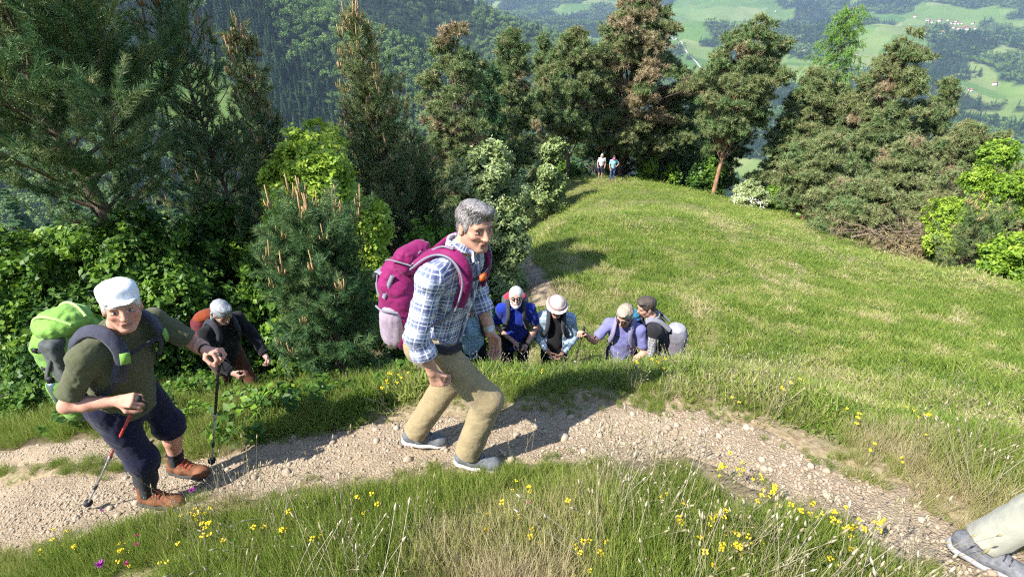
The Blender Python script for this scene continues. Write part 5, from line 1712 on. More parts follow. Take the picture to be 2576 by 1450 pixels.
def strap_mesh(P, ctr, w=.028, th=.006):
    """flat band along P, its broad side facing away from ctr line"""
    P = smooth_line(P); T = np.gradient(P, axis=0); T /= np.linalg.norm(T, axis=1, keepdims=True)
    out = P - ctr; out -= (out * T).sum(1, keepdims=True) * T; out /= np.linalg.norm(out, axis=1, keepdims=True)
    side = np.cross(T, out)
    V = np.stack([P - side * w - out * th, P - side * w * .8 + out * th, P + side * w * .8 + out * th, P + side * w - out * th], 1).reshape(-1, 3)
    n = len(P); i = np.arange(n - 1)[:, None] * 4; j = np.arange(4)[None]; j2 = (j + 1) % 4
    return V, np.stack([i + j, i + j2, i + 4 + j2, i + 4 + j], -1).reshape(-1, 4)

def pole(base, a, b, label, mat2=None, cork=False, strap=True, group=None, red=None):
    """walking pole, a = top of the grip, b = tip, world coordinates relative to base"""
    a = np.asarray(a, float); b = np.asarray(b, float); L = np.linalg.norm(b - a); d = (b - a) / L
    o = tag(empty('walking_pole', base), label, 'walking pole', group)
    P = lambda t: a + d * t
    g = MB(); g.tube([P(0), P(.02), P(.05), P(.10), P(.14), P(.16)], [.012, .017, .0145, .015, .014, .010], 10); g.build('grip', simple('pole_grip', (.03, .028, .028), .8, .2, 60, .3) if not cork else simple('cork_grip', (.35, .23, .13), .9, .3, 60, .3), o)
    u = MB(); u.tube([P(.15), P(L * .5)], [.0085, .0085], 8); u.build('upper_shaft', red or m_black, o)
    c = MB(); c.tube([P(L * .47), P(L * .52)], [.0115, .0105], 8); c.build('clamp', m_metal, o)
    m = MB(); m.tube([P(L * .5), P(L * .76)], [.0072, .0072], 8); m.build('middle_shaft', m_metal, o)
    c = MB(); c.tube([P(L * .745), P(L * .785)], [.0105, .0095], 8); c.build('clamp', m_black, o)
    l = MB(); l.tube([P(L * .77), P(L * .975), P(L)], [.0058, .0056, .003], 7); l.build('lower_shaft', m_metal, o)
    k = MB(); k.tube([P(L * .925), P(L * .93), P(L * .94), P(L * .97)], [.006, .026, .026, .008], 10); k.build('basket', m_black, o)
    if strap:
        s_ = nrm(np.cross(d, (0, 1, .2))); t = MB()
        t.tube(smooth_line([P(.02), P(.03) + s_ * .05, P(.10) + s_ * .06, P(.16) + s_ * .03, P(.05) + s_ * .015]), .004, 4); t.build('wrist_strap', m_straps_dark, o)
    return o
# ------------------------------------------------------------------ the grey haired man in the checked shirt
def plaid_mat(name, base, dark, mid, light, pw=.085):
    m, nt, bs = new_mat(name)
    at = N(nt, 'ShaderNodeAttribute', attribute_name='wrap')
    sx = N(nt, 'ShaderNodeSeparateXYZ'); nt.links.new(at.outputs['Vector'], sx.inputs[0])
    def band(src, period, off, width, soft=.12):
        a = N(nt, 'ShaderNodeMath', operation='MULTIPLY_ADD'); nt.links.new(src, a.inputs[0]); a.inputs[1].default_value = 1 / period; a.inputs[2].default_value = off + 50
        f = N(nt, 'ShaderNodeMath', operation='FRACT'); nt.links.new(a.outputs[0], f.inputs[0])
        s = N(nt, 'ShaderNodeMath', operation='SUBTRACT'); nt.links.new(f.outputs[0], s.inputs[0]); s.inputs[1].default_value = .5
        b = N(nt, 'ShaderNodeMath', operation='ABSOLUTE'); nt.links.new(s.outputs[0], b.inputs[0])
        r = N(nt, 'ShaderNodeMapRange'); nt.links.new(b.outputs[0], r.inputs[0])
        r.inputs[1].default_value = width * .5 * (1 + soft); r.inputs[2].default_value = width * .5 * (1 - soft); r.inputs[3].default_value = 0; r.inputs[4].default_value = 1
        return r.outputs[0]
    def scale(v, k):
        n = N(nt, 'ShaderNodeMath', operation='MULTIPLY'); nt.links.new(v, n.inputs[0]); n.inputs[1].default_value = k; return n.outputs[0]
    c = mix(nt, 0.0, base, base)
    U, Vv = sx.outputs[0], sx.outputs[1]
    for src in (U, Vv):
        c = mix(nt, scale(band(src, pw, 0, .46), .66), c, dark)
        c = mix(nt, scale(band(src, pw, .5, .34), .30), c, mid)
    for src in (U, Vv):
        c = mix(nt, scale(band(src, pw, .5, .07, .3), .75), c, light)
        c = mix(nt, scale(band(src, pw, .0, .06, .3), .65), c, light)
        c = mix(nt, scale(band(src, pw, .22, .05, .3), .6), c, light)
        c = mix(nt, scale(band(src, pw, .74, .05, .3), .5), c, dark)
    nt.links.new(c, bs.inputs['Base Color']); bs.inputs['Roughness'].default_value = .9; bs.inputs['Specular IOR Level'].default_value = .15
    a = N(nt, 'ShaderNodeMath', operation='MULTIPLY_ADD'); a.inputs[1].default_value = .1
    nt.links.new(noise(nt, 500, 1), a.inputs[0]); nt.links.new(noise(nt, 14, 3), a.inputs[2])
    bump(nt, bs, a.outputs[0], .4, .015)
    return m
A = np.array
def unit(deg, z=0.0):
    a = math.radians(deg); return nrm(A([math.cos(a), math.sin(a), z]))

B1 = A([-.40, 2.33, 0.0]); B1[2] = 0.0
cf = unit(-24); lat = np.cross((0, 0, 1), cf)
J = dict(pelvis=A([0, 0, .87]), chest=A([.085, -.01, 1.185]), neck=A([.150, -.02, 1.405]), head=A([.225, -.045, 1.535]), cf=cf, pf=unit(-14),
         hf=nrm(A([.60, -.80, -.06])), hu=(.08, 0, 1), w=.93)
J['shR'] = A([.10, -.02, 1.335]) - lat * .195; J['shL'] = A([.12, 0, 1.33]) + lat * .19
J['elR'] = A([-.055, -.275, 1.075]); J['wrR'] = A([.0, -.265, .835])
J['elL'] = A([.20, .20, 1.05]); J['wrL'] = A([.275, .10, .825])
J['knR'] = A([.265, -.115, .50]); J['anR'] = A([.130, -.13, .085]); J['knL'] = A([.02, .10, .455]); J['anL'] = A([-.225, .09, .115])
J['ftR'] = unit(-14); J['ftL'] = A([.985, -.05, -.10])
J['handR'] = dict(d=A([.25, .05, -.95]), n=A([.25, .9, .1]), side=(1, 0, 0), curl=.75, thumb=.6)
J['handL'] = dict(d=A([.30, -.08, -.95]), n=A([-.4, -.9, 0]), side=(1, -.3, 0), curl=.5)
gR = float(gz(B1[0] + .16, B1[1] - .13)); gL = float(gz(B1[0] - .2, B1[1] + .1))
B1[2] = gR + .0
J['anL'][2] += gL - gR
root, J, M = person('person', 'grey haired man in a blue checked shirt and khaki trousers striding along the path', B1, 0, J, .004, brow=(.09, .075, .07), head_sc=.94)
V = Vol(*bbox([J['head']], .17), .0045); add_hair(V, J['head'], M, .94); V.fold(.0025, 40, 2, (1, 1, .5)); ho = V.build('hair', m_greyhair, root); strands(ho, V, J['head'], M, m_greyhair)
m_plaid = plaid_mat('checked_shirt', (.56, .62, .74), (.028, .045, .16), (.09, .10, .22), (.82, .84, .88))
sh_o = shirt(root, J, m_plaid, .0055, 'long', roll=True, skirt=.055, fold=.007)
# button placket and breast pocket
up = nrm(J['neck'] - J['chest'])
pl = MB(); ctr = J['chest'] - cf * .02
P = [J['neck'] + cf * .080 + up * (-.01), J['neck'] * .6 + J['chest'] * .4 + cf * .126, J['chest'] + cf * .142, J['chest'] * .55 + J['pelvis'] * .45 + cf * .135, J['pelvis'] + cf * .135 + A([0, 0, -.02])]
pl.add(*strap_mesh(P, np.linspace(0, 1, len(smooth_line(P)))[:, None] * (J['pelvis'] - J['neck']) + J['neck'] - cf * .1, .015, .003)); pme = pl.mesh('placket'); attr_v(pme, 'wrap', np.array([v.co[:] for v in pme.vertices])); pme.materials.append(m_plaid); link('placket', pme, None, sh_o)
for k in range(6):
    b = MB(); t = .06 + k * .16; sl = smooth_line(P); q = sl[int(t * (len(sl) - 1))]; b.blob(q + cf * .006, (.005, .006, .006), 8, 5); b.build('button', simple('button_white', (.7, .7, .68), .4, .05, 10, 0) if k == 0 else bpy.data.materials['button_white'], sh_o)
m_khaki = cloth('khaki_trousers', (.30, .238, .132), 7, .14, fold=.012)
trousers(root, J, m_khaki, .0055, loose=1.2, fold=.005)
# dark strap end hanging at the hip
hb_ = MB(); hipc = J['pelvis'] + A([0, 0, .02])
hb_.add(*strap_mesh([hipc + A([.0, -.17, .02]), hipc + A([.08, -.165, -.01]), hipc + A([.14, -.12, .0])], hipc, .026, .006)); hb_.build('hip_belt', m_straps_dark, root)
m_shoe = simple('grey_shoe_fabric', (.13, .14, .15), .85, .2, 60, .4, .003); m_sole = simple('pale_sole', (.50, .49, .47), .8, .12, 30, .2)
shoe(root, J['anR'], J['ftR'], m_shoe, m_sole, .0045); shoe(root, J['anL'], J['ftL'], m_shoe, m_sole, .0045)
w = MB(); dwr = nrm(J['wrL'] - J['elL']); q = J['wrL'] - dwr * .02
w.tube([q - dwr * .012, q + dwr * .012], [.031, .030], 14, False); wo = w.build('watch_band', simple('watch_band', (.5, .5, .5), .4, .1, 10, 0, metal=.6), root)
w = MB(); w.box(q + A([.012, -.028, .006]), (.014, .005, .014), frame((1, .2, 0), dwr)); w.build('watch_face', simple('watch_face', (.6, .62, .64), .2, .1, 10, 0), root)

# magenta backpack (worn, a thing of its own)
m_mag = cloth('magenta_nylon', (.20, .011, .088), 8, .18, 300, .5, .55, .02)
m_greyny = cloth('grey_nylon', (.20, .20, .24), 8, .15, 300, .4, .6, .015)
m_mesh = cloth('grey_mesh_pocket', (.33, .26, .32), 60, .15, 700, .6, .8, .006)
bk = tag(empty('backpack', B1), 'magenta backpack with grey side pocket worn by the man in the checked shirt', 'backpack')
bdir = -cf; upb = nrm(J['neck'] - J['pelvis'] + A([-.03, 0, 0])); Fb = frame(cf, upb)
bc = J['chest'] - cf * .255 - upb * .115
Q = lambda x, y, z: bc + Fb @ A([x, y, z])
V = Vol(*bbox([Q(-.2, -.2, -.35), Q(.15, .2, .35), Q(-.2, .2, .35), Q(.15, -.2, -.35)], .08), .006)
V.rc(Q(.02, 0, -.20), Q(-.03, 0, .08), .145, .140, .05, (Fb[:, 0], .72)); V.box(Q(-.01, 0, -.06), (.10, .130, .205), Fb, .07, .05)
V.fold(.006, 12, 31); V.fold(.003, 28, 33)
V.build('pack_body', m_mag, bk)
V = Vol(*bbox([Q(-.12, -.16, .1), Q(.12, .16, .42), Q(-.12, .16, .1), Q(.12, -.16, .42)], .08), .006)
V.ell(Q(.055, 0, .215), (.085, .11, .085), Fb, .03); V.rc(Q(.05, -.04, .25), Q(.09, .04, .265), .055, .055, .04); V.fold(.009, 14, 41); V.fold(.004, 33, 44)
lid = V.build('lid', m_mag, bk)
V = Vol(*bbox([Q(-.2, -.2, .05), Q(-.02, .2, .25), Q(-.2, .2, .05), Q(-.02, -.2, .25)], .05), .006)
V.box(Q(-.078, 0, .135), (.045, .110, .022), Fb, .018, .02); V.fold(.003, 20, 4); V.build('grey_flap', m_greyny, bk)
V = Vol(*bbox([Q(-.14, -.22, -.32), Q(.1, -.1, .0), Q(.1, -.22, -.32), Q(-.14, -.1, 0)], .05), .005)
V.rc(Q(-.015, -.118, -.19), Q(-.01, -.135, -.075), .078, .066, .03, (Fb[:, 1], .75)); V.fold(.004, 18, 51, (1.5, 1, .4)); V.build('mesh_pocket', m_mesh, bk)
V = Vol(*bbox([Q(-.14, .22, -.32), Q(.1, .1, .0), Q(.1, .22, -.32), Q(-.14, .1, 0)], .05), .006)
V.rc(Q(-.015, .105, -.19), Q(-.01, .112, -.075), .068, .058, .03, (Fb[:, 1], .75)); V.build('mesh_pocket', m_mesh, bk)
b = MB(); b.tube(smooth_line([Q(-.085, -.150, -.02), Q(-.02, -.188, -.015), Q(.06, -.160, -.02)]), .006, 5); b.build('pocket_hem', m_greyny, bk)
for yy in (-.128, .128):
    b = MB(); b.add(*strap_mesh([Q(-.085, yy * .88, .15), Q(-.092, yy * .97, .08), Q(-.06, yy * 1.04, 0), Q(-.02, yy * 1.10, -.06)], Q(.02, 0, 0), .012, .004)); b.build('compression_strap', m_greyny, bk)
    b = MB(); b.box(Q(-.098, yy * .88, .13), (.010, .014, .020), Fb); b.build('buckle', m_black, bk)
b = MB(); b.tube(smooth_line([Q(-.118, -.085, .03), Q(-.135, 0, .05), Q(-.118, .085, .03)]), .004, 5); b.build('front_zip', m_greyny, bk)
b = MB(); b.tube(smooth_line([Q(-.03, -.105, .235), Q(.0, -.115, .25), Q(.06, -.118, .25), Q(.12, -.10, .235)]), .004, 5); b.build('lid_zip', m_greyny, bk)
b = MB(); b.add(*strap_mesh([Q(.02, -.125, .17), Q(-.01, -.135, .10), Q(-.03, -.15, .04)], Q(.02, 0, .1), .012, .004)); b.build('lid_strap', m_greyny, bk)
b = MB(); b.tube(smooth_line([Q(.10, -.03, .20), Q(.11, -.03, .265), Q(.12, 0, .28), Q(.11, .03, .265), Q(.10, .03, .20)]), .006, 5); b.build('haul_loop', m_greyny, bk)
for s in ('R', 'L'):
    P = strap_pts(J, s); c0 = J['chest'] * .5 + J['neck'] * .5
    b = MB(); b.add(*strap_mesh(P[:6], c0, .034, .009)); so = b.build('shoulder_strap', m_mag, bk)
    b = MB(); b.add(*strap_mesh([p + (p - c0) * .0 for p in P[4:]], c0, .012, .004)); b.build('strap_webbing', m_greyny, so)
    P2 = [p + nrm(np.cross(cf, (0, 0, 1))) * (.040 if s == 'R' else -.040) for p in P[:6]]
    b = MB(); b.tube(smooth_line(P2), .006, 5); b.build('strap_piping', m_greyny, so)
    sh = J['neck'] * .48 + J['sh' + s] * .52
    b = MB(); b.tube(smooth_line([Q(.09, (.07 if s == 'L' else -.07), .215), sh - cf * .06 + up * .095, sh + cf * .02 + up * .088]), .005, 5); b.build('load_lifter', m_greyny, so)
sR, sL = strap_pts(J, 'R')[4], strap_pts(J, 'L')[4]
b = MB(); b.add(*strap_mesh([sR, (sR + sL) / 2 + cf * .045, sL], c0, .009, .003)); cs_ = b.build('chest_strap', m_straps_dark, bk)
b = MB(); b.box((sR + sL) / 2 + cf * .040 - lat * .035, (.008, .022, .014), frame(cf, up)); b.build('orange_buckle', simple('orange_plastic', (.65, .12, .03), .4, .1, 10, 0), cs_)

# ------------------------------------------------------------------ the man in the white cap
B2 = A([-2.31, 2.30, 0.0]); B2[2] = float(gz(-2.32, 2.3)) 
cf = unit(-13); lat = np.cross((0, 0, 1), cf)
J = dict(pelvis=A([.06, .0, .87]), chest=A([.155, -.01, 1.175]), neck=A([.235, -.02, 1.39]), head=A([.325, -.04, 1.52]), cf=cf, pf=unit(-22),
         hf=nrm(A([.58, -.80, .10])), hu=(.10, 0, 1), w=.97, dep=.82)
J['shR'] = A([.20, -.03, 1.315]) - lat * .175; J['shL'] = A([.25, .0, 1.295]) + lat * .165
J['elR'] = A([.0, -.26, 1.05]); J['wrR'] = A([.245, -.225, 1.05])
J['elL'] = A([.46, .20, 1.09]); J['wrL'] = A([.60, .06, 1.16])
J['knR'] = A([.095, -.11, .47]); J['anR'] = A([.01, -.10, .095]); J['knL'] = A([.14, .13, .52]); J['anL'] = A([.06, .14, .13])
J['ftR'] = unit(-8); J['ftL'] = unit(-12)
J['handR'] = dict(d=A([.92, -.08, .12]), n=A([.05, .55, -.85]), side=A([.3, -.6, .6]), curl=1.0, thumb=.8)
J['handL'] = dict(d=A([.85, -.30, .12]), n=A([.1, -.3, -.95]), side=A([-.2, -.8, .2]), curl=1.05, thumb=.8)
J['anL'][2] += float(gz(B2[0] + .2, B2[1] + .13)) - B2[2]; J['knL'][2] += .5 * (J['anL'][2] - .13)
J['anR'][2] += float(gz(B2[0] + .05, B2[1] - .1)) - B2[2]
root, J, M = person('person', 'man in a white cap, olive shirt and navy shorts leaning on two walking poles', B2, 0, J, .005, skin=A([.55, .28, .20]), brow=(.30, .25, .22))
V = Vol(*bbox([J['head']], .17), .005); add_hair(V, J['head'], M, 1.0, 0, .97, False); V.box(J['head'] + M @ A([0, 0, .11]), (.14, .14, .06), M, .01, .004, True); V.build('hair', m_whitehair, root)
V = Vol(*bbox([J['head']], .22), .005); hc = J['head']; Lh = lambda x, y, z: hc + M @ A([x, y, z])
Mc = frame(M[:, 0] + M[:, 2] * .0, M[:, 2])
V.ell(Lh(-.012, 0, .062), (.112, .092, .078), M, .01); V.ell(Lh(.0, 0, .105), (.085, .08, .035), M, .03)
V.box(Lh(-.01, 0, -.03), (.2, .2, .065), M, .01, .006, True)
V.rc(Lh(.075, -.062, .060), Lh(.075, .062, .060), .018, .018, .01, (M[:, 2], .4)); V.rc(Lh(.122, -.040, .054), Lh(.122, .040, .054), .022, .022, .02, (M[:, 2], .30))
V.fold(.004, 16, 7); capo = V.build('cap', cloth('white_cotton', (.78, .79, .80), 10, .05, 500, .35), root)
m_olive = cloth('olive_shirt', (.095, .10, .055), 9, .14, 420, .35, .9, .02)
shirt(root, J, m_olive, .0055, 'short', skirt=.10, fold=.007, collar=False, short_t=1.0)
m_navy = cloth('navy_shorts', (.012, .013, .035), 9, .2, 420, .3)
trousers(root, J, m_navy, .0055, 'shorts', 'shorts', loose=1.18, fold=.008)
# dark knee sleeve, socks, boots
V = Vol(*bbox([J['knR'], J['anR']], .12), .006)
kk = J['knR'] * .88 + J['anR'] * .12; ka = J['knR'] * .45 + J['anR'] * .55
V.rc(kk, ka, .068, .066, .02); V.build('knee_sleeve', cloth('black_knit', (.015, .018, .022), 20, .2), root)
m_boot = simple('brown_boot_leather', (.19, .075, .035), .75, .35, 25, .4, .004); m_bsole = simple('dark_sole', (.06, .055, .05), .9, .2, 30, .2)
m_lace = simple('red_laces', (.45, .06, .03), .8, .1, 50, 0)
for s in ('R', 'L'):
    V = Vol(*bbox([J['an' + s] + A([0, 0, .02]), J['an' + s] + A([0, 0, .15])], .08), .006)
    V.rc(J['an' + s] + A([0, 0, .02]), J['an' + s] * .72 + J['kn' + s] * .28, .047, .050, .02); V.fold(.003, 25, 3); V.build('sock', bpy.data.materials['black_knit'], root)
    shoe(root, J['an' + s], J['ft' + s], m_boot, m_bsole, .005, True, lace=m_lace, sc=1.05)
dwr = nrm(J['wrL'] - J['elL']); q = J['wrL'] - dwr * .035
b = MB(); b.tube([q - dwr * .013, q + dwr * .013], [.034, .033], 14, False); b.build('wrist_band', m_black, root)

bk = tag(empty('backpack', B2), 'bright green backpack with water bottle worn by the man in the white cap', 'backpack')
m_lime = cloth('lime_nylon', (.185, .36, .065), 7, .15, 300, .5, .55, .02)
m_limeg = cloth('dark_grey_nylon', (.075, .085, .085), 8, .2, 300, .4, .6, .015)
upb = nrm(J['neck'] - J['pelvis'] + A([-.06, 0, .0])); Fb = frame(cf, upb); bc = J['chest'] - cf * .27 - upb * .06
Q = lambda x, y, z: bc + Fb @ A([x, y, z])
V = Vol(*bbox([Q(-.2, -.2, -.38), Q(.15, .2, .35), Q(-.2, .2, .35), Q(.15, -.2, -.38)], .08), .006)
V.box(Q(-.0, 0, -.03), (.115, .150, .26), Fb, .085, .04); V.rc(Q(-.02, 0, -.21), Q(-.03, 0, .12), .145, .15, .06, (Fb[:, 0], .72)); V.fold(.006, 12, 61)
def packcol(P): return None
V.build('pack_body', m_lime, bk)
V = Vol(*bbox([Q(-.2, -.2, .1), Q(.15, .2, .42), Q(-.2, .2, .1), Q(.15, -.2, .42)], .08), .006)
V.ell(Q(.005, 0, .245), (.135, .145, .085), Fb, .03); V.fold(.009, 11, 71); V.fold(.004, 26, 72); V.build('lid', m_lime, bk)
b = MB()
for yy in (-.07, .07): b.tube(smooth_line([Q(-.125, yy, .23), Q(-.05, yy * 1.1, .318), Q(.05, yy * 1.0, .322), Q(.125, yy * .6, .27)]), .008, 6)
b.build('lid_piping', cloth('pale_lime_piping', (.40, .60, .20), 10, .1), bk)
V = Vol(*bbox([Q(-.26, -.2, .0), Q(-.08, .2, .2), Q(-.26, .2, .0), Q(-.08, -.2, .2)], .05), .006)
V.box(Q(-.135, 0, .10), (.035, .12, .06), Fb, .03, .02); V.fold(.006, 18, 81); V.build('front_pocket', m_limeg, bk)
V = Vol(*bbox([Q(-.14, -.26, -.35), Q(.12, -.1, .05), Q(.12, -.26, -.35), Q(-.14, -.1, .05)], .05), .006)
V.rc(Q(-.02, -.14, -.27), Q(-.02, -.155, -.09), .066, .060, .03, (Fb[:, 1], .8)); V.fold(.004, 18, 5); V.build('side_pocket', m_lime, bk)
b = MB(); b.add(*strap_mesh([Q(.09, -.14, .2), Q(.04, -.172, .10), Q(-.05, -.168, -.02), Q(-.10, -.13, -.06)], Q(0, 0, 0), .013, .004)); b.build('compression_strap', m_limeg, bk)
V = Vol(*bbox([Q(.0, -.2, -.42), Q(.16, .2, -.2), Q(.16, -.2, -.42)], .06), .007)
V.box(Q(.03, 0, -.315), (.10, .15, .045), Fb, .04, .02); V.build('bottom_panel', m_limeg, bk)
V = Vol(*bbox([Q(-.1, -.24, -.2), Q(.16, -.1, .25), Q(-.1, -.1, .25), Q(.16, -.24, -.2)], .05), .006)
V.box(Q(.045, -.118, .02), (.055, .05, .20), Fb, .03, .02); V.fold(.004, 16, 15); V.build('side_panel', m_limeg, bk)
for zz in (.16, .04, -.22):
    b = MB(); b.add(*strap_mesh([Q(.10, -.140, zz + .03), Q(.02, -.166, zz + .01), Q(-.06, -.150, zz - .02), Q(-.118, -.09, zz - .03)], Q(0, 0, zz), .010, .004)); b.build('compression_strap', m_straps_dark, bk)
    b = MB(); b.box(Q(-.03, -.160, zz + .003), (.016, .008, .012), Fb); b.build('buckle', m_black, bk)
b = MB(); b.tube(smooth_line([Q(-.075, -.11, .255), Q(-.122, -.03, .25), Q(-.122, .05, .25), Q(-.075, .11, .255)]), .005, 5); b.build('lid_zip', m_limeg, bk)
for s in ('R', 'L'):
    P = strap_pts(J, s); c0 = J['chest'] * .5 + J['neck'] * .5
    b = MB(); b.add(*strap_mesh([p + nrm(p - c0) * .022 for p in P[:6]], c0, .036, .010)); so = b.build('shoulder_strap', cloth('slate_strap', (.055, .058, .085), 12, .2) if s == 'R' else bpy.data.materials['slate_strap'], bk)
    b = MB(); b.add(*strap_mesh([p + nrm(p - c0) * .03 for p in P[4:]], c0, .013, .004)); b.build('strap_webbing', m_straps_dark, so)
    b = MB(); b.box(P[4] + nrm(P[4] - c0) * .036 , (.006, .022, .03), frame(nrm(P[4] - c0), nrm(P[3] - P[5]))); b.build('strap_pad', m_lime, so)
b = MB(); b.add(*strap_mesh([strap_pts(J, 'R')[4] + cf * .02, J['chest'] * .45 + J['neck'] * .55 + cf * .185, strap_pts(J, 'L')[4] + cf * .02], c0, .010, .004)); b.build('chest_strap', m_straps_dark, bk)
# bottle in the side pocket
wbot = tag(empty('water_bottle', B2 + Q(-.02, -.165, -.16)), 'grey metal water bottle in the side pocket of the green backpack', 'bottle')
b = MB(); z0 = Fb[:, 2]
b.tube([z0 * -.06, z0 * .09, z0 * .115, z0 * .125], [.037, .037, .030, .022], 14); b.build('flask', simple('bottle_metal', (.22, .30, .34), .3, .1, 10, 0, metal=.7), wbot)
b = MB(); b.tube([z0 * .122, z0 * .15, z0 * .158], [.024, .024, .016], 12); b.build('cap', m_black, wbot)
# poles
m_redpole = simple('red_white_shaft', (.45, .05, .05), .4, .5, 40, 0)
hR = J['wrR'] + nrm(J['handR']['d']) * .085 + nrm(J['handR']['n']) * .03
tipw = hit(215, 1278); tip = tipw - B2 + A([0, 0, .0])
d = nrm(tip - hR); pole(B2, hR - d * .05, tip, 'walking pole slanting back from the nearer hand of the man in the white cap', red=m_redpole)
hL = J['wrL'] + nrm(J['handL']['d']) * .085 + nrm(J['handL']['n']) * .03
tipw = hit(532, 1172); tip = tipw - B2
d = nrm(tip - hL); pole(B2, hL - d * .03, tip, 'upright walking pole in the outstretched hand of the man in the white cap')

# ------------------------------------------------------------------ hikers below the crest
def stand(cfdeg, lean=.0, w=1.0, headf=None, armR=None, armL=None, crouch=0.0, stride=.0):
    f = unit(cfdeg); l = np.cross((0, 0, 1), f); z = A([0, 0, 1.0])
    J = dict(pelvis=z * (.92 - crouch), cf=f, pf=f, w=w)
    J['chest'] = J['pelvis'] + z * .31 + f * lean * .35; J['neck'] = J['chest'] + z * .215 + f * lean * .3; J['head'] = J['neck'] + z * (.135) + f * (.04 + lean * .3)
    J['shR'] = J['neck'] - z * .07 - l * .185 * (.5 + .5 * w); J['shL'] = J['neck'] - z * .07 + l * .185 * (.5 + .5 * w)
    J['hf'] = headf if headf is not None else f
    def put(o, v): return o + f * v[0] + l * v[1] + z * v[2]
    aR = armR or ((-.02, -.06, -.29), (.10, -.04, -.52)); aL = armL or ((-.02, .06, -.29), (.10, .04, -.52))
    J['elR'] = put(J['shR'], aR[0]); J['wrR'] = put(J['shR'], aR[1]); J['elL'] = put(J['shL'], aL[0]); J['wrL'] = put(J['shL'], aL[1])
    for s, sg in (('R', -1), ('L', 1)):
        hd = nrm(J['wr' + s] - J['el' + s]); J['hand' + s] = dict(d=hd, n=-l * sg + f * .2, side=f, curl=.9, thumb=.7)
    J['anR'] = put(A([0, 0, .09]), (-stride * .5, -.10, 0)); J['anL'] = put(A([0, 0, .09]), (stride * .5, .10, 0))
    J['knR'] = (J['anR'] + J['pelvis'] - l * .095) / 2 + f * (.02 + crouch * .6); J['knL'] = (J['anL'] + J['pelvis'] + l * .095) / 2 + f * (.03 + crouch * .8)
    J['ftR'] = f - l * .15; J['ftL'] = f + l * .15
    return J

def ground_base(x, y): return A([x, y, float(gz(x, y))])

def simple_pack(base, J, label, mats, w=.15, H=.26, lidc=None, h=.011, off=.24):
    bk = tag(empty('backpack', base), label, 'backpack')
    cf = J['cf']; upb = nrm(J['neck'] - J['pelvis']); Fb = frame(cf, upb); bc = J['chest'] - cf * off - upb * .07
    Q = lambda x, y, z: bc + Fb @ A([x, y, z])
    V = Vol(*bbox([Q(-.2, -.2, -.35), Q(.15, .2, .42), Q(-.2, .2, .42), Q(.15, -.2, -.35)], .08), h)
    V.box(Q(0, 0, 0), (.10, w, H), Fb, .07, .03); V.rc(Q(-.03, 0, -H * .7), Q(-.03, 0, H * .4), w * .95, w * .95, .05, (Fb[:, 0], .7)); V.fold(.005, 11, 7); V.build('pack_body', mats[0], bk)
    V = Vol(*bbox([Q(-.2, -.2, .1), Q(.15, .2, .45), Q(-.2, .2, .45), Q(.15, -.2, .1)], .08), h)
    V.ell(Q(.01, 0, H - .005), (.105, w * .88, .06), Fb, .03); V.fold(.005, 11, 9); V.build('lid', mats[1], bk)
    c0 = J['chest'] * .5 + J['neck'] * .5
    for s in ('R', 'L'):
        b = MB(); b.add(*strap_mesh([p + nrm(p - c0) * .012 for p in strap_pts(J, s)], c0, .030, .009)); b.build('shoulder_strap', mats[2], bk)
    return bk

def sun_hat(root, J, M, mat, band, h):
    L = lambda x, y, z: J['head'] + M @ A([x, y, z])
    V = Vol(*bbox([J['head']], .26), h)
    V.ell(L(-.01, 0, .075), (.115, .098, .085), M, .01); V.box(L(0, 0, -.035), (.2, .2, .09), M, .01, .004, True)
    V.ell(L(.005, 0, .058), (.160, .142, .020), M, .02); V.fold(.004, 14, 3)
    o = V.build('sun_hat', mat, root)
    b = MB(); t = np.linspace(0, 6.2832, 25); b.tube([L(-.01 + .119 * math.cos(a), .102 * math.sin(a), .088) for a in t], .012, 5, False); b.build('hat_band', band, o)

HB = .011
# man in the blue polo
p = at_depth(1297, 712, 6.35); B3 = A([p[0], p[1] + .02, p[2] - 1.735])
J = stand(-88, .05, .94, nrm(A([-.02, -.9, .25])), armR=((-.05, -.07, -.28), (.12, .16, -.42)), armL=((-.02, .09, -.28), (.20, -.06, -.42)))
J['handL'] = dict(d=A([-.6, -.5, .0]), n=A([0, .3, -1]), side=A([0, -1, 0]), curl=1.0); J['handR'] = dict(d=A([.5, -.6, 0]), n=A([0, .3, -1]), side=A([0, -1, 0]), curl=1.0)
root, J, M = person('person', 'white bearded man in a blue polo shirt and sunglasses below the crest', B3, 0, J, HB, skin=A([.50, .29, .22]))
V = Vol(*bbox([J['head']], .17), .007); add_hair(V, J['head'], M, 1.0, 0, .98, False); V.build('hair', m_whitehair, root)
V = Vol(*bbox([J['head']], .17), .007); L = lambda x, y, z: J['head'] + M @ A([x, y, z])
V.ell(L(.062, 0, -.098), (.036, .040, .034), M, .02); V.rc(L(.088, -.024, -.052), L(.088, .024, -.052), .009, .009, .01)
for s in (-1, 1): V.rc(L(.05, s * .045, -.085), L(.02, s * .062, -.03), .016, .010, .015)
V.build('beard', m_whitehair, root)
sunglasses(root, J['head'], M)
shirt(root, J, cloth('royal_blue_polo', (.012, .03, .26), 8, .18, 300, .4), HB, 'short', skirt=.14, fold=.007, name='polo_shirt')
m_blackcl = cloth('black_trousers', (.012, .012, .014), 9, .2, 300, .3)
trousers(root, J, m_blackcl, HB)
for s in ('R', 'L'): shoe(root, J['an' + s], J['ft' + s], m_boot, m_bsole, .009, True)
b = MB(); dwr = nrm(J['wrL'] - J['elL']); b.tube([J['wrL'] - dwr * .03, J['wrL'] - dwr * .01], [.032, .031], 10, False); b.build('watch', m_black, root)
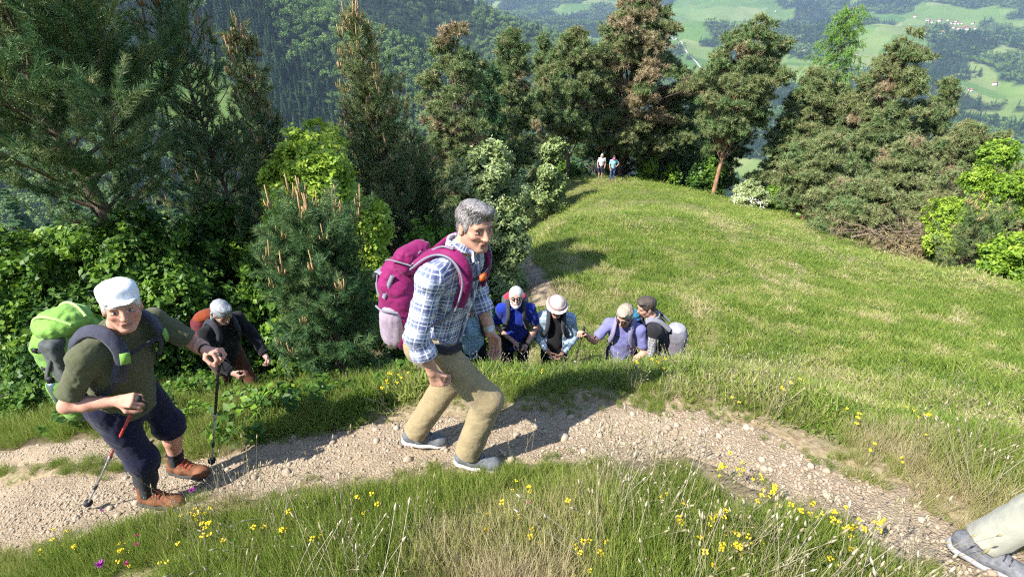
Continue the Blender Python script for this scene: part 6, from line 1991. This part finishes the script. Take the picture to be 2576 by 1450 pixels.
simple_pack(B3, J, 'dark backpack with a red lid worn by the man in the blue polo shirt', (m_limeg, cloth('red_nylon', (.45, .03, .06), 8, .15), m_straps_dark), .165, .25, h=.011)
hm = (J['wrL'] + J['wrR']) / 2 + A([0, -.08, .03]); tipp = ground_base(B3[0] + hm[0], B3[1] + hm[1] - .15) - B3
pole(B3, hm + A([0, 0, .06]), tipp, 'dark walking pole held in both hands by the man in the blue polo shirt')

# hiker in the sun hat
p = at_depth(1402, 733, 6.5); B4 = A([p[0], p[1] + .02, p[2] - 1.70])
J = stand(-95, .10, .88, nrm(A([.12, -.95, -.28])), armR=((-.02, -.08, -.27), (.18, .10, -.40)), armL=((-.02, .08, -.27), (.18, -.08, -.42)), crouch=.04)
root, J, M = person('person', 'hiker in a beige sun hat and pale checked shirt over black clothes', B4, 0, J, HB, skin=A([.48, .27, .20]))
V = Vol(*bbox([J['head']], .17), .008); add_hair(V, J['head'], M, 1.0, .05, .98, False); V.build('hair', m_greyhair, root)
sun_hat(root, J, M, cloth('beige_hat', (.50, .44, .40), 14, .1), cloth('hat_band_mauve', (.26, .17, .17), 14, .1), .008)
sunglasses(root, J['head'], M)
shirt(root, J, m_blackcl, HB, 'none', 'top', grow=.006, skirt=.10, collar=False, fold=.004)
m_pale = plaid_mat('pale_checked_shirt', (.42, .55, .66), (.10, .20, .34), (.25, .36, .48), (.75, .8, .82), .05)
pts = [J[k] for k in ('pelvis', 'neck', 'shR', 'shL', 'elR', 'elL', 'wrR', 'wrL')]
V = Vol(*bbox(pts, .24), HB); torso(V, J, 1.02, .016, .16)
for s in ('R', 'L'):
    a, b_, c = arm_bones(J, s); V.rc(a, b_, .074, .062, .03); V.rc(b_, b_ * .1 + c * .9, .060, .050, .03)
V.fold(.006, 12, 4)
V.box(J['pelvis'] - A([0, 0, .42]), (.4, .4, .25), None, .01, .004, True)
V.box(J['chest'] + J['cf'] * .17 - A([0, 0, .08]), (.16, .095, .36), frame(J['cf']), .02, .01, True)
V.rc(J['neck'] + J['cf'] * .03 + A([0, 0, .05]), J['neck'] + J['cf'] * .05 + A([0, 0, .2]), .085, .1, .01, None, True)
for s in ('R', 'L'):
    a, b_, c = arm_bones(J, s); dd = nrm(c - b_); V.box(b_ * .1 + c * .9 + dd * .10, (.10, .10, .10), frame(dd), .01, .003, True)
bones = [(J['pelvis'], J['neck'], .17, -J['cf'])]
for s in ('R', 'L'):
    a, b_, c = arm_bones(J, s); bones += [(a, b_, .062, -J['cf']), (b_, c, .055, -J['cf'])]
V.build('open_shirt', m_pale, root, None, wrap_uv(bones))
trousers(root, J, m_blackcl, HB)
for s in ('R', 'L'): shoe(root, J['an' + s], J['ft' + s], m_shoe, m_bsole, .009)
simple_pack(B4, J, 'dark backpack worn by the hiker in the beige sun hat', (m_limeg, m_limeg, m_straps_dark), .14, .20, h=.012)

# woman in lilac reaching out
p = at_depth(1582, 775, 6.0); B5 = A([p[0], p[1] + .05, p[2] - 1.50])
J = stand(-112, .16, .92, nrm(A([-.55, -.75, -.32])), armR=((.12, -.13, -.20), (.24, -.22, -.05)), armL=((.02, .09, -.27), (.20, -.06, -.40)), crouch=.10, stride=.25)
J['handR'] = dict(d=nrm(J['wrR'] - J['elR']), n=A([0, -.4, -.9]), side=A([0, -.6, .6]), curl=.95)
root, J, M = person('person', 'short haired hiker in a lilac shirt reaching one arm out to the side', B5, 0, J, HB, skin=A([.55, .31, .23]))
V = Vol(*bbox([J['head']], .17), .008); add_hair(V, J['head'], M, 1.02, .0, 1.06); V.fold(.006, 30, 2); V.build('hair', m_fairhair, root)
sunglasses(root, J['head'], M)
shirt(root, J, cloth('lilac_shirt', (.17, .17, .38), 9, .18, 300, .4), HB, 'short', skirt=.10, fold=.008, collar=False)
m_navyt = cloth('navy_trousers', (.018, .018, .055), 9, .2, 300, .3)
trousers(root, J, m_navyt, HB)
for s in ('R', 'L'): shoe(root, J['an' + s], J['ft' + s], m_boot, m_bsole, .009, True)
simple_pack(B5, J, 'blue backpack worn by the hiker in the lilac shirt', (cloth('blue_nylon', (.03, .12, .27), 8, .2), cloth('teal_nylon', (.03, .17, .26), 8, .2), cloth('lilac_strap', (.22, .2, .34), 8, .2)), .155, .23, h=.011)
hr = J['wrR'] + nrm(J['handR']['d']) * .08 + A([0, 0, -.02]); 
tipp = ground_base(B5[0] + hr[0] - .12, B5[1] + hr[1] - .05) - B5
pole(B5, hr + A([.03, 0, .09]), tipp, 'walking pole in the outstretched hand of the hiker in lilac')
hl = J['wrL'] + nrm(J['handL']['d']) * .08; tipp = ground_base(B5[0] + hl[0] - .18, B5[1] + hl[1] - .1) - B5
pole(B5, hl + A([.03, 0, .08]), tipp, 'walking pole held at the waist of the hiker in lilac')

# hiker with the grey pack, turned to the left
p = at_depth(1640, 782, 6.0); B6 = A([p[0] + .20, p[1] + .05, p[2] - 1.46])
J = stand(170, .22, .88, nrm(A([-.9, -.25, -.2])), armR=((.0, -.06, -.27), (.13, -.03, -.44)), armL=((.02, .06, -.27), (.16, .0, -.44)), crouch=.13, stride=.3)
root, J, M = person('person', 'dark haired hiker climbing behind the hiker in lilac', B6, 0, J, HB, skin=A([.50, .28, .20]))
V = Vol(*bbox([J['head']], .17), .008); add_hair(V, J['head'], M, 1.0, .0, 1.03); V.fold(.004, 30, 2); V.build('hair', m_darkhair, root)
shirt(root, J, plaid_mat('black_white_check', (.30, .29, .31), (.02, .02, .03), (.1, .1, .12), (.7, .68, .7), .035), HB, 'long', skirt=.10, fold=.008)
shirt(root, J, cloth('black_vest', (.02, .02, .024), 9, .2), HB, 'none', 'vest', grow=.022, skirt=.05, collar=False, fold=.005)
trousers(root, J, cloth('beige_trousers', (.30, .24, .17), 9, .15), HB)
for s in ('R', 'L'): shoe(root, J['an' + s], J['ft' + s], m_boot, m_bsole, .009, True)
simple_pack(B6, J, 'pale grey backpack worn by the dark haired hiker', (cloth('pale_grey_nylon', (.15, .145, .175), 8, .15), cloth('white_grey_nylon', (.30, .295, .335), 8, .1), m_greyny), .125, .17, h=.011, off=.205)

# hiker hidden behind the man in the checked shirt
p = at_depth(1192, 735, 5.9); B7 = A([p[0] - .07, p[1] + .05, p[2] - 1.70])
J = stand(-75, .1, 1.0, nrm(A([-.2, -.9, -.3])))
root, J, M = person('person', 'hiker in a pale blue striped shirt half hidden behind the man in the checked shirt', B7, 0, J, HB)
V = Vol(*bbox([J['head']], .17), .009); add_hair(V, J['head'], M); V.build('hair', m_darkhair, root)
shirt(root, J, plaid_mat('pale_blue_stripes', (.38, .55, .68), (.2, .38, .52), (.35, .5, .6), (.65, .75, .8), .06), HB, 'short', skirt=.12)
trousers(root, J, m_blackcl, HB)
for s in ('R', 'L'): shoe(root, J['an' + s], J['ft' + s], m_boot, m_bsole, .010, True)
simple_pack(B7, J, 'black backpack worn by the hiker in the pale blue striped shirt', (m_blackcl, m_blackcl, m_straps_dark), .17, .26, h=.012)

# stooping hiker with silver hair in the shade
p = at_depth(545, 768, 5.5); B8 = A([p[0] - .12, p[1] + .05, 0]); B8[2] = p[2] - 1.50
J = stand(-35, .24, .92, nrm(A([.72, -.55, -.45])), armR=((.12, -.06, -.26), (.34, -.0, -.36)), armL=((.12, .06, -.26), (.30, .03, -.40)), crouch=.10, stride=.3)
root, J, M = person('person', 'silver haired hiker in black stooping in the shade of the wood', B8, 0, J, HB, skin=A([.48, .27, .22]))
V = Vol(*bbox([J['head']], .24), .008); add_hair(V, J['head'], M, 1.04, .10, 1.03); V.fold(.005, 30, 2, (1, 1, .3)); V.build('hair', m_silverhair, root)
shirt(root, J, m_blackcl, HB, 'long', 'jacket', skirt=.10, fold=.007, collar=False)
trousers(root, J, cloth('dark_rust_trousers', (.09, .035, .02), 9, .3, 300, .3), HB)
for s in ('R', 'L'): shoe(root, J['an' + s], J['ft' + s], m_shoe, m_bsole, .009)
simple_pack(B8, J, 'dark red and orange backpack worn by the stooping hiker', (cloth('maroon_nylon', (.12, .02, .025), 8, .2), cloth('orange_nylon', (.22, .045, .015), 8, .4), m_straps_dark), .15, .22, h=.011)

# two hikers at the top of the meadow
FH = .018
def far_spot(vx):
    for vy in range(430, 520, 2):
        p = hit(vx, vy, 48.0, 20.0)
        if p is not None: return hit(vx, vy + 5, 48.0, 20.0)
    return at_depth(vx, 457, 40)
p = at_depth(1509, 410, 40.5); B9 = far_spot(1509)
J = stand(-92, .03, 1.1, None)
root, J, M = person('person', 'far hiker in a white shirt and dark shorts at the top of the meadow', B9, 0, J, FH)
V = Vol(*bbox([J['head']], .2), FH); add_hair(V, J['head'], M, 1.05, .08); V.build('hair', m_whitehair, root)
shirt(root, J, cloth('white_shirt', (.72, .70, .68), 9, .06), FH, 'short', collar=False, skirt=.12, fold=.008)
trousers(root, J, m_navyt, FH, 'shorts', 'shorts')
for s in ('R', 'L'): shoe(root, J['an' + s], J['ft' + s], m_shoe, m_bsole, .016)
p = at_depth(1537, 402, 41.5); B10 = far_spot(1538)
J = stand(-80, .03, .98, None, armL=((-.02, .20, -.22), (.10, .05, -.33)))
root, J, M = person('person', 'far hiker in a turquoise top with a pink scarf at the top of the meadow', B10, 0, J, FH)
V = Vol(*bbox([J['head']], .2), FH); add_hair(V, J['head'], M, 1.03, .0); V.build('hair', m_darkhair, root)
shirt(root, J, cloth('turquoise_top', (.30, .62, .66), 9, .06), FH, 'short', collar=False, skirt=.10, fold=.008)
trousers(root, J, cloth('blue_jeans', (.06, .10, .20), 9, .15), FH)
V = Vol(*bbox([J['neck']], .2), FH); V.ell(J['neck'] + A([0, 0, .02]), (.13, .12, .06), None, .02); V.build('scarf', cloth('pink_scarf', (.65, .05, .35), 9, .1), root)
for s in ('R', 'L'): shoe(root, J['an' + s], J['ft' + s], m_boot, m_bsole, .016, True)

# hiker leaving the picture at the lower right: one shoe and trouser leg in view
hs = hit(2478, 1392)
f = nrm(A([.72, -.69, 0]))
B11 = A([hs[0] - .02, hs[1] - .06, hs[2]])
J = stand(math.degrees(math.atan2(f[1], f[0])), .15, 1.0, None, stride=.55)
J['anR'] = A([-.06, .05, .088]); J['ftR'] = f; J['knR'] = A([.16, .02, .50])
J['anL'] = J['anR'] + f * .55 + A([.12, .1, float(gz(B11[0] + .45, B11[1] - .3)) - hs[2]]); J['knL'] = J['anL'] + f * .08 + A([0, 0, .42])
J['pelvis'] = J['pelvis'] + A([.30, -.04, 0])
for k in ('chest', 'neck', 'head', 'shR', 'shL', 'elR', 'elL', 'wrR', 'wrL'): J[k] = J[k] + A([.30, -.04, 0])
root, J, M = person('person', 'hiker leaving at the lower right corner with only a shoe and pale trouser leg showing', B11, 0, J, .012)
V = Vol(*bbox([J['head']], .17), .012); add_hair(V, J['head'], M); V.build('hair', m_greyhair, root)
shirt(root, J, m_olive, .012, 'long', collar=False)
trousers(root, J, cloth('pale_trousers', (.30, .30, .245), 7, .08, fold=.012), .006, loose=1.1)
m_shoe2 = simple('silver_grey_shoe', (.15, .155, .17), .7, .3, 60, .4, .003)
shoe(root, J['anR'], J['ftR'], m_shoe2, simple('pale_grey_sole', (.28, .28, .29), .7, .15, 30, .2), .004); shoe(root, J['anL'], J['ftL'], m_shoe2, m_bsole, .006)
